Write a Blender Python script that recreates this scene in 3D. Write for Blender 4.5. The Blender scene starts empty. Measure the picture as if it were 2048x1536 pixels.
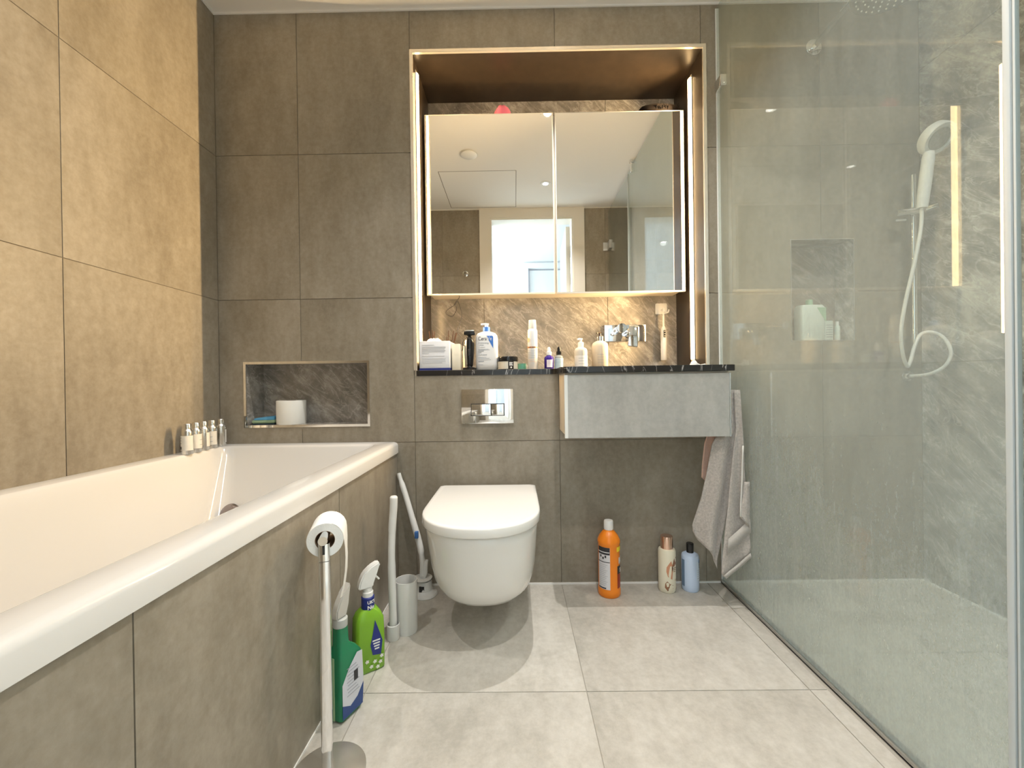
import bpy, bmesh, math, random
from mathutils import Vector, Matrix
random.seed(4)
PI = math.pi
sc = bpy.context.scene
COL = sc.collection

# ---------------------------------------------------------------- camera
cam_d = bpy.data.cameras.new('camera'); cam = bpy.data.objects.new('camera', cam_d); COL.objects.link(cam)
R = Vector((0.99987853, 0.00757928, -0.01361883)); U = Vector((0.0135886, 0.00402644, 0.99989956)); F = Vector((-0.00763335, 0.99996317, -0.00392296))
M = Matrix.Identity(4)
for i in range(3):
    M[i][0] = R[i]; M[i][1] = U[i]; M[i][2] = -F[i]
M.translation = Vector((-0.0176, -1.7074, 0.8383))
cam.matrix_world = M
cam_d.sensor_width = 36; cam_d.lens = 823.55 / 2048 * 36; cam_d.clip_start = 0.02
sc.camera = cam
# ---------------------------------------------------------------- world, light, exposure
w = bpy.data.worlds.new('world'); sc.world = w; w.use_nodes = True
w.node_tree.nodes['Background'].inputs[0].default_value = (.75, .86, 1, 1)
w.node_tree.nodes['Background'].inputs[1].default_value = 0.5
sc.view_settings.view_transform = 'Standard'; sc.view_settings.look = 'None'
sc.view_settings.exposure = 0.30; sc.view_settings.gamma = 1; sc.view_settings.use_curve_mapping = False
sc.cycles.max_bounces = 14; sc.cycles.diffuse_bounces = 6; sc.cycles.glossy_bounces = 6
sc.cycles.transparent_max_bounces = 16; sc.cycles.sample_clamp_indirect = 6
sc.cycles.caustics_reflective = True
DOWN_W = 52.0; WINDOW_W = 62.0; HALL_W = 8.0; LED_S = 20.0; LED_WR = 19.0; LED_WL = 4.0
WARM = (1, .965, .915); COOL = (.74, .90, 1.0); AMBER = (1.0, .70, .36)
HROOM = 2.387
def lamp(name, kind, loc, energy, color, **k):
    d = bpy.data.lights.new(name, kind); d.energy = energy; d.color = color
    for a, b in k.items(): setattr(d, a, b)
    o = bpy.data.objects.new(name, d); o.location = loc; COL.objects.link(o); return o
DOWN = [(.24, -1.18), (.19, -.34), (-.80, -1.0), (1.25, -.80)]
for (x, y), q in zip(DOWN, (.85, 1.25, .45, .85)):
    lamp('downlight_lamp', 'SPOT', (x, y, HROOM - .016), DOWN_W*q, WARM, spot_size=math.radians(115), spot_blend=.9, shadow_soft_size=.010)
for (x, y) in ((.0, -2.58),):
    lamp('hall_lamp', 'SPOT', (x, y, HROOM - .016), HALL_W, (1, .97, .93), spot_size=math.radians(150), spot_blend=1.0, shadow_soft_size=.03)
o = lamp('window_daylight', 'AREA', (-1.66, -2.55, 1.3), WINDOW_W, COOL, shape='RECTANGLE', size=1.1, size_y=1.9)
o.rotation_euler = (0, PI/2, 0); o.rotation_euler = Vector((1, 0, 0)).to_track_quat('-Z', 'Y').to_euler()

# the two LED profiles throw warm light sideways out of the recess
for nm, x, y, d, e in (('led_lamp', .764, .125, -1, LED_WR), ('led_lamp', -.415, .068, 1, LED_WL)):
    o = lamp(nm, 'AREA', (x, y, 1.549), e, AMBER, shape='RECTANGLE', size=.014, size_y=1.236, spread=math.radians(105))
    o.rotation_euler = Vector((d, 0, 0)).to_track_quat('-Z', 'Y').to_euler()
# ---------------------------------------------------------------- materials
def nt(name):
    m = bpy.data.materials.new(name); m.use_nodes = True
    t = m.node_tree; return m, t, t.nodes['Principled BSDF']
def mat(name, col, rough=.5, metal=0, spec=.5, coat=0, trans=0, emis=None, es=0, ior=1.45, noise=0, nscale=40, bump=0, bscale=200, sheen=0, sub=0):
    m, t, b = nt(name); N = t.nodes; L = t.links
    b.inputs['Base Color'].default_value = (*col, 1); b.inputs['Roughness'].default_value = rough
    b.inputs['Metallic'].default_value = metal; b.inputs['Specular IOR Level'].default_value = spec
    b.inputs['Coat Weight'].default_value = coat; b.inputs['Transmission Weight'].default_value = trans; b.inputs['IOR'].default_value = ior
    b.inputs['Sheen Weight'].default_value = sheen
    if sub: b.inputs['Subsurface Weight'].default_value = sub; b.inputs['Subsurface Radius'].default_value = (.01, .01, .01)
    if emis: b.inputs['Emission Color'].default_value = (*emis, 1); b.inputs['Emission Strength'].default_value = es
    if noise or bump:
        tc = N.new('ShaderNodeTexCoord')
    if noise:
        n = N.new('ShaderNodeTexNoise'); n.inputs['Scale'].default_value = nscale; n.inputs['Detail'].default_value = 5
        L.new(tc.outputs['Object'], n.inputs['Vector'])
        r = N.new('ShaderNodeMix'); r.data_type = 'RGBA'
        r.inputs[6].default_value = (*[c*(1-noise) for c in col], 1); r.inputs[7].default_value = (*[min(1, c*(1+noise)) for c in col], 1)
        L.new(n.outputs['Fac'], r.inputs[0]); L.new(r.outputs[2], b.inputs['Base Color'])
    if bump:
        n = N.new('ShaderNodeTexNoise'); n.inputs['Scale'].default_value = bscale; n.inputs['Detail'].default_value = 3
        L.new(tc.outputs['Object'], n.inputs['Vector'])
        bp = N.new('ShaderNodeBump'); bp.inputs['Strength'].default_value = bump; bp.inputs['Distance'].default_value = .002
        L.new(n.outputs['Fac'], bp.inputs['Height']); L.new(bp.outputs[0], b.inputs['Normal'])
    return m

def ramp(t, pts):
    r = t.nodes.new('ShaderNodeValToRGB'); e = r.color_ramp.elements
    while len(e) < len(pts): e.new(.5)
    for x, (p, c) in zip(e, pts): x.position = p; x.color = (*c, 1)
    return r
def tile_mat(name, dark, mid, light, rough=.38, up=(1, 1, .35), k=1.0, vary=.06):
    """cement-look porcelain: cloudy tone, soft vertical drag, fine speckle"""
    m, t, b = nt(name); N = t.nodes; L = t.links
    tc = N.new('ShaderNodeTexCoord'); oi = N.new('ShaderNodeObjectInfo')
    mul = N.new('ShaderNodeVectorMath'); mul.operation = 'SCALE'; mul.inputs[0].default_value = (17, 31, 23); L.new(oi.outputs['Random'], mul.inputs['Scale'])
    add = N.new('ShaderNodeVectorMath'); L.new(tc.outputs['Object'], add.inputs[0]); L.new(mul.outputs[0], add.inputs[1])
    mp = N.new('ShaderNodeMapping'); mp.inputs['Scale'].default_value = up; L.new(add.outputs[0], mp.inputs['Vector'])
    def noise(src, s, d, rg=.55, dist=0):
        n = N.new('ShaderNodeTexNoise'); n.inputs['Scale'].default_value = s; n.inputs['Detail'].default_value = d; n.inputs['Roughness'].default_value = rg
        n.inputs['Distortion'].default_value = dist; L.new(src, n.inputs['Vector']); return n.outputs['Fac']
    a = noise(mp.outputs[0], 3.2, 8, .62, .3)
    f = noise(add.outputs[0], 55, 6, .7)
    s = noise(mp.outputs[0], 22, 4, .6)
    mx = N.new('ShaderNodeMath'); mx.operation = 'MULTIPLY_ADD'; L.new(f, mx.inputs[0]); mx.inputs[1].default_value = .65*k; L.new(a, mx.inputs[2])
    m2 = N.new('ShaderNodeMath'); m2.operation = 'MULTIPLY_ADD'; L.new(s, m2.inputs[0]); m2.inputs[1].default_value = .55*k; L.new(mx.outputs[0], m2.inputs[2])
    m3 = N.new('ShaderNodeMath'); m3.operation = 'SUBTRACT'; L.new(m2.outputs[0], m3.inputs[0]); m3.inputs[1].default_value = .60*k
    r = ramp(t, [(.28, dark), (.5, mid), (.74, light)]); L.new(m3.outputs[0], r.inputs[0])
    hv = N.new('ShaderNodeHueSaturation'); L.new(r.outputs[0], hv.inputs['Color'])
    mr = N.new('ShaderNodeMapRange'); mr.inputs[3].default_value = 1-vary; mr.inputs[4].default_value = 1+vary; L.new(oi.outputs['Random'], mr.inputs[0]); L.new(mr.outputs[0], hv.inputs['Value'])
    L.new(hv.outputs[0], b.inputs['Base Color'])
    rr = N.new('ShaderNodeMapRange'); rr.inputs[3].default_value = rough-.07; rr.inputs[4].default_value = rough+.1; L.new(f, rr.inputs[0]); L.new(rr.outputs[0], b.inputs['Roughness'])
    bp = N.new('ShaderNodeBump'); bp.inputs['Strength'].default_value = .12; bp.inputs['Distance'].default_value = .002; L.new(m2.outputs[0], bp.inputs['Height']); L.new(bp.outputs[0], b.inputs['Normal'])
    return m
def quartz_mat(name, dark, mid, light, rot, rough=.3, vein=.6, scale=2.6):
    """riven quartzite: diagonal brushed streaks and pale ragged veins"""
    m, t, b = nt(name); N = t.nodes; L = t.links
    tc = N.new('ShaderNodeTexCoord')
    mp = N.new('ShaderNodeMapping'); mp.inputs['Rotation'].default_value = rot; L.new(tc.outputs['Object'], mp.inputs['Vector'])
    m1 = N.new('ShaderNodeMapping'); m1.inputs['Scale'].default_value = (1, 1, 3.4); L.new(mp.outputs[0], m1.inputs['Vector'])
    def noise(src, s, d, rg=.6, dist=0):
        n = N.new('ShaderNodeTexNoise'); n.inputs['Scale'].default_value = s; n.inputs['Detail'].default_value = d; n.inputs['Roughness'].default_value = rg
        n.inputs['Distortion'].default_value = dist; L.new(src, n.inputs['Vector']); return n.outputs['Fac']
    a = noise(m1.outputs[0], scale*1.2, 9, .68, 1.5); c = noise(mp.outputs[0], 3.4, 7, .66, .9); f = noise(tc.outputs['Object'], 70, 5, .7)
    ad = N.new('ShaderNodeMath'); ad.operation = 'ADD'; L.new(a, ad.inputs[0]); L.new(c, ad.inputs[1])
    ad2 = N.new('ShaderNodeMath'); ad2.operation = 'MULTIPLY_ADD'; L.new(f, ad2.inputs[0]); ad2.inputs[1].default_value = .3; L.new(ad.outputs[0], ad2.inputs[2])
    sb = N.new('ShaderNodeMath'); sb.operation = 'MULTIPLY_ADD'; L.new(ad2.outputs[0], sb.inputs[0]); sb.inputs[1].default_value = .8; sb.inputs[2].default_value = -.42
    r = ramp(t, [(.26, dark), (.5, mid), (.72, light)]); L.new(sb.outputs[0], r.inputs[0])
    v = noise(m1.outputs[0], scale*1.5, 6, .6, 1.6)
    v1 = N.new('ShaderNodeMath'); v1.operation = 'SUBTRACT'; L.new(v, v1.inputs[0]); v1.inputs[1].default_value = .5
    v2 = N.new('ShaderNodeMath'); v2.operation = 'ABSOLUTE'; L.new(v1.outputs[0], v2.inputs[0])
    vr = N.new('ShaderNodeMapRange'); vr.inputs[1].default_value = 0; vr.inputs[2].default_value = .022; vr.inputs[3].default_value = vein; vr.inputs[4].default_value = 0; L.new(v2.outputs[0], vr.inputs[0])
    vm = N.new('ShaderNodeMath'); vm.operation = 'MULTIPLY'; L.new(vr.outputs[0], vm.inputs[0]); L.new(c, vm.inputs[1])
    mx = N.new('ShaderNodeMix'); mx.data_type = 'RGBA'; L.new(vm.outputs[0], mx.inputs[0]); L.new(r.outputs[0], mx.inputs[6]); mx.inputs[7].default_value = (*[min(1, q*1.5) for q in light], 1)
    L.new(mx.outputs[2], b.inputs['Base Color']); b.inputs['Roughness'].default_value = rough
    bp = N.new('ShaderNodeBump'); bp.inputs['Strength'].default_value = .25; bp.inputs['Distance'].default_value = .004; L.new(ad2.outputs[0], bp.inputs['Height']); L.new(bp.outputs[0], b.inputs['Normal'])
    return m
def marble_mat():
    m, t, b = nt('black_marble'); N = t.nodes; L = t.links
    tc = N.new('ShaderNodeTexCoord'); mp = N.new('ShaderNodeMapping'); mp.inputs['Scale'].default_value = (1.6, 1, .5); mp.inputs['Rotation'].default_value = (0, .5, 0); L.new(tc.outputs['Object'], mp.inputs[0])
    n = N.new('ShaderNodeTexNoise'); n.inputs['Scale'].default_value = 5; n.inputs['Detail'].default_value = 5; n.inputs['Distortion'].default_value = 1.5; L.new(mp.outputs[0], n.inputs['Vector'])
    s = N.new('ShaderNodeMath'); s.operation = 'SUBTRACT'; L.new(n.outputs['Fac'], s.inputs[0]); s.inputs[1].default_value = .5
    a = N.new('ShaderNodeMath'); a.operation = 'ABSOLUTE'; L.new(s.outputs[0], a.inputs[0])
    r = ramp(t, [(0, (.42, .40, .38)), (.003, (.12, .115, .11)), (.008, (.020, .019, .018))]); L.new(a.outputs[0], r.inputs[0])
    L.new(r.outputs[0], b.inputs['Base Color']); b.inputs['Roughness'].default_value = .22
    return m
def glass_mat(name, haze, tint, edge=False, streak=True):
    """flat pane: clear transmission, Fresnel mirror, lime-scale film that scatters light"""
    m, t, b = nt(name); N = t.nodes; L = t.links; N.remove(b); out = N['Material Output']
    tr = N.new('ShaderNodeBsdfTransparent'); tr.inputs[0].default_value = (*tint, 1)
    gl = N.new('ShaderNodeBsdfGlossy'); gl.inputs['Roughness'].default_value = .01
    lw = N.new('ShaderNodeLayerWeight'); lw.inputs[0].default_value = .5
    pw = N.new('ShaderNodeMath'); pw.operation = 'POWER'; L.new(lw.outputs['Facing'], pw.inputs[0]); pw.inputs[1].default_value = 5
    fr = N.new('ShaderNodeMath'); fr.operation = 'MULTIPLY_ADD'; L.new(pw.outputs[0], fr.inputs[0]); fr.inputs[1].default_value = .9; fr.inputs[2].default_value = .045
    m1 = N.new('ShaderNodeMixShader'); L.new(fr.outputs[0], m1.inputs[0]); L.new(tr.outputs[0], m1.inputs[1]); L.new(gl.outputs[0], m1.inputs[2])
    last = m1.outputs[0]
    if haze:
        df = N.new('ShaderNodeBsdfDiffuse'); df.inputs[0].default_value = (.80, .86, .84, 1)
        tl = N.new('ShaderNodeBsdfTranslucent'); tl.inputs[0].default_value = (.80, .86, .84, 1)
        hm = N.new('ShaderNodeMixShader'); hm.inputs[0].default_value = .5; L.new(df.outputs[0], hm.inputs[1]); L.new(tl.outputs[0], hm.inputs[2])
        tc = N.new('ShaderNodeTexCoord')
        def noise(sc_, s, d, rg=.6):
            mp = N.new('ShaderNodeMapping'); mp.inputs['Scale'].default_value = sc_; L.new(tc.outputs['Object'], mp.inputs[0])
            n = N.new('ShaderNodeTexNoise'); n.inputs['Scale'].default_value = s; n.inputs['Detail'].default_value = d; n.inputs['Roughness'].default_value = rg; L.new(mp.outputs[0], n.inputs['Vector']); return n.outputs['Fac']
        st = noise((1, 1, .06), 55, 4); sp = noise((1, 1, .5), 160, 3, .7); cl = noise((1, 1, .6), 2.2, 4)
        a1 = N.new('ShaderNodeMath'); a1.operation = 'MULTIPLY_ADD'; L.new(st, a1.inputs[0]); a1.inputs[1].default_value = .7; L.new(cl, a1.inputs[2])
        a2 = N.new('ShaderNodeMath'); a2.operation = 'MULTIPLY_ADD'; L.new(sp, a2.inputs[0]); a2.inputs[1].default_value = .9; L.new(a1.outputs[0], a2.inputs[2])
        mr = N.new('ShaderNodeMapRange'); mr.inputs[1].default_value = .75; mr.inputs[2].default_value = 1.85; mr.inputs[3].default_value = .22; mr.inputs[4].default_value = .85; L.new(a2.outputs[0], mr.inputs[0])
        sx = N.new('ShaderNodeSeparateXYZ'); L.new(tc.outputs['Object'], sx.inputs[0])
        hz = N.new('ShaderNodeMapRange'); hz.inputs[1].default_value = 0; hz.inputs[2].default_value = 1.35; hz.inputs[3].default_value = haze; hz.inputs[4].default_value = haze*.30; L.new(sx.outputs['Z'], hz.inputs[0])
        ml = N.new('ShaderNodeMath'); ml.operation = 'MULTIPLY'; L.new(mr.outputs[0], ml.inputs[0]); L.new(hz.outputs[0], ml.inputs[1])
        m2 = N.new('ShaderNodeMixShader'); L.new(ml.outputs[0], m2.inputs[0]); L.new(last, m2.inputs[1]); L.new(hm.outputs[0], m2.inputs[2]); last = m2.outputs[0]
    L.new(last, out.inputs[0]); return m

TILE = tile_mat('greige_cement_tile', (.215, .185, .140), (.272, .240, .188), (.335, .300, .243), .36)
FLOORT = tile_mat('floor_cement_tile', (.43, .405, .36), (.53, .50, .45), (.63, .60, .55), .42, up=(1, .5, 1))
QUARTZ = quartz_mat('grey_quartzite', (.13, .12, .108), (.26, .24, .215), (.50, .47, .43), (0, -.78, 0), .14)
QUARTZ2 = quartz_mat('grey_quartzite_shower', (.12, .113, .105), (.33, .31, .285), (.68, .655, .61), (-.75, 0, 0), .3)
GROUT = mat('grey_grout', (.20, .17, .13), .9)
SILI = mat('white_silicone', (.82, .81, .78), .4)
PAINT = mat('ceiling_white_paint', (.83, .81, .77), .7)
HALLP = mat('hall_white_paint', (.80, .82, .83), .7)
WOODW = mat('white_gloss_joinery', (.80, .77, .70), .35)
BRONZE = mat('dark_bronze_laminate', (.030, .021, .014), .33, noise=.35, nscale=30)
CHROME = mat('polished_chrome', (.86, .87, .88), .06, 1)
STEEL = mat('brushed_steel', (.62, .62, .61), .28, 1)
CREAMM = mat('champagne_metal_trim', (.86, .80, .70), .25, .7)
PORC = mat('white_porcelain', (.88, .87, .84), .08, 0, .5, coat=.3)
ACRY = mat('white_acrylic_bath', (.68, .67, .65), .12, coat=.2)
WPLA = mat('white_plastic', (.82, .82, .80), .3)
GPLA = mat('off_white_plastic', (.72, .72, .70), .35)
MIRR = mat('mirror_glass', (.93, .93, .91), .0, 1)
CABW = mat('cabinet_cream_laminate', (.72, .64, .52), .4)
CABE = mat('cabinet_edge_white', (.80, .79, .75), .3, .3)
CABF = tile_mat('vanity_front_cement', (.34, .335, .315), (.40, .395, .37), (.46, .455, .43), .3)
BMARB = marble_mat()
SGLASS = glass_mat('shower_glass_scaled', .64, (.93, .965, .95))
DGLASS = glass_mat('door_glass_clean', .05, (.95, .98, .97))
BLACK = mat('gloss_black', (.012, .012, .013), .15)
MBLACK = mat('matt_black', (.03, .028, .027), .5)
LED = mat('led_glow', (1, .8, .5), .5, emis=(1.0, .66, .31), es=LED_S)
LAMPE = mat('lamp_glow', (1, 1, 1), .5, emis=(1, .97, .9), es=25)
PAPER = mat('white_tissue_paper', (.88, .88, .86), .95, bump=.3, bscale=300)
CARD = mat('brown_card', (.30, .20, .13), .9)
NAVY = mat('navy_print', (.02, .035, .22), .4)
INK = mat('grey_print', (.32, .34, .38), .6)
DINK = mat('black_print', (.03, .03, .035), .5)

# ---------------------------------------------------------------- mesh helpers
def link(name, bm, m, parent=None, smooth=False, loc=(0, 0, 0), rot=(0, 0, 0)):
    me = bpy.data.meshes.new(name); bmesh.ops.recalc_face_normals(bm, faces=bm.faces[:]); bm.to_mesh(me); bm.free()
    me.materials.append(m)
    if smooth:
        for p in me.polygons: p.use_smooth = True
        if smooth is not True and hasattr(me, 'set_sharp_from_angle'): me.set_sharp_from_angle(angle=math.radians(smooth))
    o = bpy.data.objects.new(name, me); COL.objects.link(o); o.location = loc; o.rotation_euler = rot
    if parent: o.parent = parent
    if name in ('small_print_lines', 'joint_backing', 'nozzles', 'hatch_joint', 'button_gap'): o['kind'] = 'stuff' if name != 'button_gap' else 'thing'
    return o
def add_box(bm, a, b, bev=0, seg=2):
    r = bmesh.ops.create_cube(bm, size=1); vs = r['verts']
    for v in vs:
        for i in range(3): v.co[i] = a[i] + (v.co[i]+.5)*(b[i]-a[i])
    if bev:
        es = list({e for v in vs for e in v.link_edges})
        bmesh.ops.bevel(bm, geom=es, offset=bev, segments=seg, affect='EDGES', profile=.5)
def box(name, a, b, m, parent=None, bev=0, seg=2, smooth=None, **k):
    bm = bmesh.new(); add_box(bm, a, b, bev, seg)
    return link(name, bm, m, parent, 35 if bev and smooth is None else smooth, **k)
def add_rings(bm, rings, closed=True, cap0=True, cap1=True):
    vr = [[bm.verts.new(p) for p in r] for r in rings]
    n = len(vr[0])
    for a, b in zip(vr, vr[1:]):
        for i in range(n if closed else n-1):
            j = (i+1) % n; bm.faces.new((a[i], a[j], b[j], b[i]))
    if cap0: bm.faces.new(vr[0][::-1])
    if cap1: bm.faces.new(vr[-1])
    return vr
def add_lathe(bm, prof, seg=28, sx=1, sy=1, cx=0, cy=0, cap0=True, cap1=True):
    add_rings(bm, [[(cx+r*sx*math.cos(2*PI*i/seg), cy+r*sy*math.sin(2*PI*i/seg), z) for i in range(seg)] for r, z in prof], True, cap0, cap1)
def lathe(name, prof, m, parent=None, seg=28, sx=1, sy=1, cx=0, cy=0, sharp=40, caps=(True, True), **k):
    bm = bmesh.new(); add_lathe(bm, prof, seg, sx, sy, cx, cy, *caps); return link(name, bm, m, parent, sharp, **k)
def add_tube(bm, pts, rad, seg=10):
    pts = [Vector(p) for p in pts]; n = len(pts)
    rads = rad if isinstance(rad, (list, tuple)) else [rad]*n
    up = Vector((0, 0, 1)); rings = []
    T0 = (pts[1]-pts[0]).normalized()
    nrm = T0.orthogonal().normalized()
    for i, p in enumerate(pts):
        T = (pts[min(i+1, n-1)]-pts[max(i-1, 0)]).normalized()
        nrm = (nrm - T*nrm.dot(T)).normalized(); bn = T.cross(nrm)
        rings.append([p + (nrm*math.cos(2*PI*j/seg)+bn*math.sin(2*PI*j/seg))*rads[i] for j in range(seg)])
    add_rings(bm, rings)
def tube(name, pts, rad, m, parent=None, seg=10, **k):
    bm = bmesh.new(); add_tube(bm, pts, rad, seg); return link(name, bm, m, parent, 50, **k)
def spline(pts, n=8):
    pts = [Vector(p) for p in pts]; P = [pts[0]]+pts+[pts[-1]]; out = []
    for i in range(1, len(P)-2):
        for k in range(n):
            t = k/n; a, b, c, d = P[i-1:i+3]
            out.append(.5*((2*b)+(-a+c)*t+(2*a-5*b+4*c-d)*t*t+(-a+3*b-3*c+d)*t**3))
    out.append(pts[-1]); return out
def add_prism(bm, pts2, d0, d1, axis='y'):
    def P(a, b, d): return (a, d, b) if axis == 'y' else ((d, a, b) if axis == 'x' else (a, b, d))
    add_rings(bm, [[P(a, b, d0) for a, b in pts2], [P(a, b, d1) for a, b in pts2]])
def prism(name, pts2, d0, d1, m, parent=None, axis='y', bev=0, **k):
    bm = bmesh.new(); add_prism(bm, pts2, d0, d1, axis)
    if bev: bmesh.ops.bevel(bm, geom=bm.edges[:], offset=bev, segments=2, affect='EDGES')
    return link(name, bm, m, parent, 35 if bev else False, **k)
def rrect(x0, x1, y0, y1, r, n=6):
    out = []
    for cx, cy, a0 in ((x1-r, y1-r, 0), (x0+r, y1-r, PI/2), (x0+r, y0+r, PI), (x1-r, y0+r, 1.5*PI)):
        for i in range(n+1):
            a = a0 + PI/2*i/n; out.append((cx+r*math.cos(a), cy+r*math.sin(a)))
    return out
def curved(name, Rr, p0, p1, z0, z1, m, parent, off=.0006, sx=1, sy=1, n=14, pts=None):
    """label patch wrapped on an upright round body; angle 0 faces the camera side"""
    bm = bmesh.new()
    def P(a, z): return ((Rr+off)*sx*math.sin(a), -(Rr+off)*sy*math.cos(a), z)
    if pts:
        bm.faces.new([bm.verts.new(P(a, z)) for a, z in pts]); bmesh.ops.triangulate(bm, faces=bm.faces[:])
    else:
        prev = None
        for i in range(n+1):
            a = p0+(p1-p0)*i/n; c = (bm.verts.new(P(a, z0)), bm.verts.new(P(a, z1)))
            if prev: bm.faces.new((prev[0], c[0], c[1], prev[1]))
            prev = c
    return link(name, bm, m, parent, True)
_fonts = {}
def text(name, s, size, m, parent, loc, wrap=None, sx=1, bold=0, rot=None, align='LEFT', ell=(1, 1)):
    c = bpy.data.curves.new(name, 'FONT'); c.body = s; c.size = size; c.extrude = .0002; c.offset = bold; c.align_x = align; c.resolution_u = 3
    t = bpy.data.objects.new(name, c); COL.objects.link(t)
    bpy.context.view_layer.update()
    me = bpy.data.meshes.new_from_object(t.evaluated_get(bpy.context.evaluated_depsgraph_get()))
    bpy.data.objects.remove(t); bpy.data.curves.remove(c)
    for v in me.vertices:
        x, y, z = v.co; x *= sx
        if wrap:
            Rr, a0 = wrap; a = a0 + x/Rr
            v.co = ((Rr+.0009+z)*ell[0]*math.sin(a), -(Rr+.0009+z)*ell[1]*math.cos(a), y)
        else: v.co = (x, -z, y)
    me.materials.clear(); me.materials.append(m)
    o = bpy.data.objects.new(name, me); COL.objects.link(o); o.parent = parent; o.location = loc
    if rot: o.rotation_euler = rot
    return o
def thing(name, label, cat, loc=(0, 0, 0), rz=0, group=None):
    o = bpy.data.objects.new(name, None); COL.objects.link(o); o.location = loc; o.rotation_euler = (0, 0, rz); o.empty_display_size = .05
    o['label'] = label; o['category'] = cat; o['kind'] = 'thing'
    if group: o['group'] = group
    return o
def struct(o, label=None):
    o['kind'] = 'structure'
    if label: o['label'] = label
    return o
def rects(x0, x1, z0, z1, holes):
    """the rectangle less the holes, as a few rectangles"""
    out = [(x0, x1, z0, z1)]
    for hx0, hx1, hz0, hz1 in holes:
        nxt = []
        for a, b, c, d in out:
            if hx0 >= b or hx1 <= a or hz0 >= d or hz1 <= c: nxt.append((a, b, c, d)); continue
            if a < hx0: nxt.append((a, hx0, c, d))
            if hx1 < b: nxt.append((hx1, b, c, d))
            xa, xb = max(a, hx0), min(b, hx1)
            if c < hz0: nxt.append((xa, xb, c, hz0))
            if hz1 < d: nxt.append((xa, xb, hz1, d))
        out = nxt
    return out
def slab(bm, axis, r, d0, d1):
    a, b, c, d = r
    if axis == 'y': add_box(bm, (a, d0, c), (b, d1, d))
    elif axis == 'x': add_box(bm, (d0, a, c), (d1, b, d))
    else: add_box(bm, (a, c, d0), (b, d, d1))
def tiled(wall, axis, us, vs, holes, d0, d1, m, gap=.0012):
    """one object per tile between the joint lines us x vs, thickness d0..d1"""
    for u0, u1 in zip(us, us[1:]):
        for v0, v1 in zip(vs, vs[1:]):
            rr = rects(u0+gap, u1-gap, v0+gap, v1-gap, holes)
            rr = [r for r in rr if r[1]-r[0] > 1e-4 and r[3]-r[2] > 1e-4]
            if not rr: continue
            bm = bmesh.new()
            for r in rr: slab(bm, axis, r, d0, d1)
            link('tile', bm, m, wall)

XL, XR, YB = -1.25, 1.656, -1.64
NICHE = (-.426, .775, .893, 2.210); BN = (-1.138, -.632, .674, .928); SN = (1.127, 1.381, .995, 1.409)
# ---------------------------------------------------------------- room shell
def backing(name, axis, r, holes, d0, d1, m, label):
    bm = bmesh.new()
    for q in rects(*r, holes): slab(bm, axis, q, d0, d1)
    return struct(link(name, bm, m), label)
wb = backing('wall_back', 'y', (XL-.12, XR+.12, -.1, HROOM+.1), [NICHE, BN, SN], .0022, .05, GROUT, 'tiled back wall behind toilet and vanity')
tiled(wb, 'y', [XL, -.906, -.436, .164, .764, 1.250, XR], [0, .596, 1.196, 1.796, HROOM], [NICHE, BN, SN], 0, .009, TILE)
wl = backing('wall_left', 'x', (YB-.1, .02, -.1, HROOM+.1), [], XL-.05, XL-.0022, GROUT, 'tiled left wall beside the bath')
tiled(wl, 'x', [YB, -1.190, -.5895, 0], [0, .596, 1.196, 1.796, HROOM], [], XL-.009, XL, TILE)
wr = backing('wall_right', 'x', (YB-.1, .02, -.1, HROOM+.1), [], XR+.0022, XR+.05, GROUT, 'stone-look shower wall on the right')
tiled(wr, 'x', [YB, -1.2, -.6, 0], [0, .894, 2.094, HROOM], [], XR, XR+.009, QUARTZ2)
DOORH = (-.209, .504, -.2, 2.287)
wrr = backing('wall_rear', 'y', (XL-.12, XR+.12, -.1, HROOM+.1), [(DOORH[0]-.03, DOORH[1]+.03, -.2, 2.317)], YB-.12, YB-.0022, GROUT, 'tiled rear wall with the doorway')
tiled(wrr, 'y', [XL, -.65, -.05, .60, .80, 1.25, XR], [0, .596, 1.196, 1.796, HROOM], [(DOORH[0]-.10, DOORH[1]+.10, -.2, 2.5)], YB-.009, YB, TILE)
fl = backing('floor', 'z', (XL-.12, XR+.12, YB-.12, .06), [], -.06, -.0022, mat('pale_grout', (.42, .39, .34), .9), 'cement-look tiled floor')
tiled(fl, 'z', [-1.036, -.436, .164, .764, .812], [YB-.12, -1.196, -.596, 0], [], -.012, 0, FLOORT)
DR = (1.08, 1.351, -.306, -.226)
tiled(fl, 'z', [.852, 1.25, XR], [YB, -.9, -.45, 0], [DR], -.012, 0, FLOORT)
cl = backing('ceiling', 'z', (XL-.12, XR+.12, YB-.12, .06), [], HROOM, HROOM+.08, PAINT, 'white painted ceiling')
# ceiling access hatch lines and cornice bead
bm = bmesh.new()
hx0, hx1, hy0, hy1 = -.56, .01, -1.60, -.975
for a, b in (((hx0, hy1-.002), (hx1, hy1+.002)), ((hx0-.002, hy0), (hx0+.002, hy1)), ((hx1-.002, hy0), (hx1+.002, hy1)), ((hx0, hy0-.002), (hx1, hy0+.002))):
    add_box(bm, (a[0], a[1], HROOM-.0006), (b[0], b[1], HROOM+.001))
link('hatch_joint', bm, GROUT, cl)
bm = bmesh.new(); add_box(bm, (XL, -.006, HROOM-.006), (XR, 0, HROOM)); add_box(bm, (XL, YB, HROOM-.006), (XL+.006, -.006, HROOM))
add_box(bm, (XR-.006, YB, HROOM-.006), (XR, -.006, HROOM)); add_box(bm, (XL+.006, YB, HROOM-.006), (XR-.006, YB+.006, HROOM))
struct(link('trim_1', bm, PAINT), 'white bead where the walls meet the ceiling')
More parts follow.
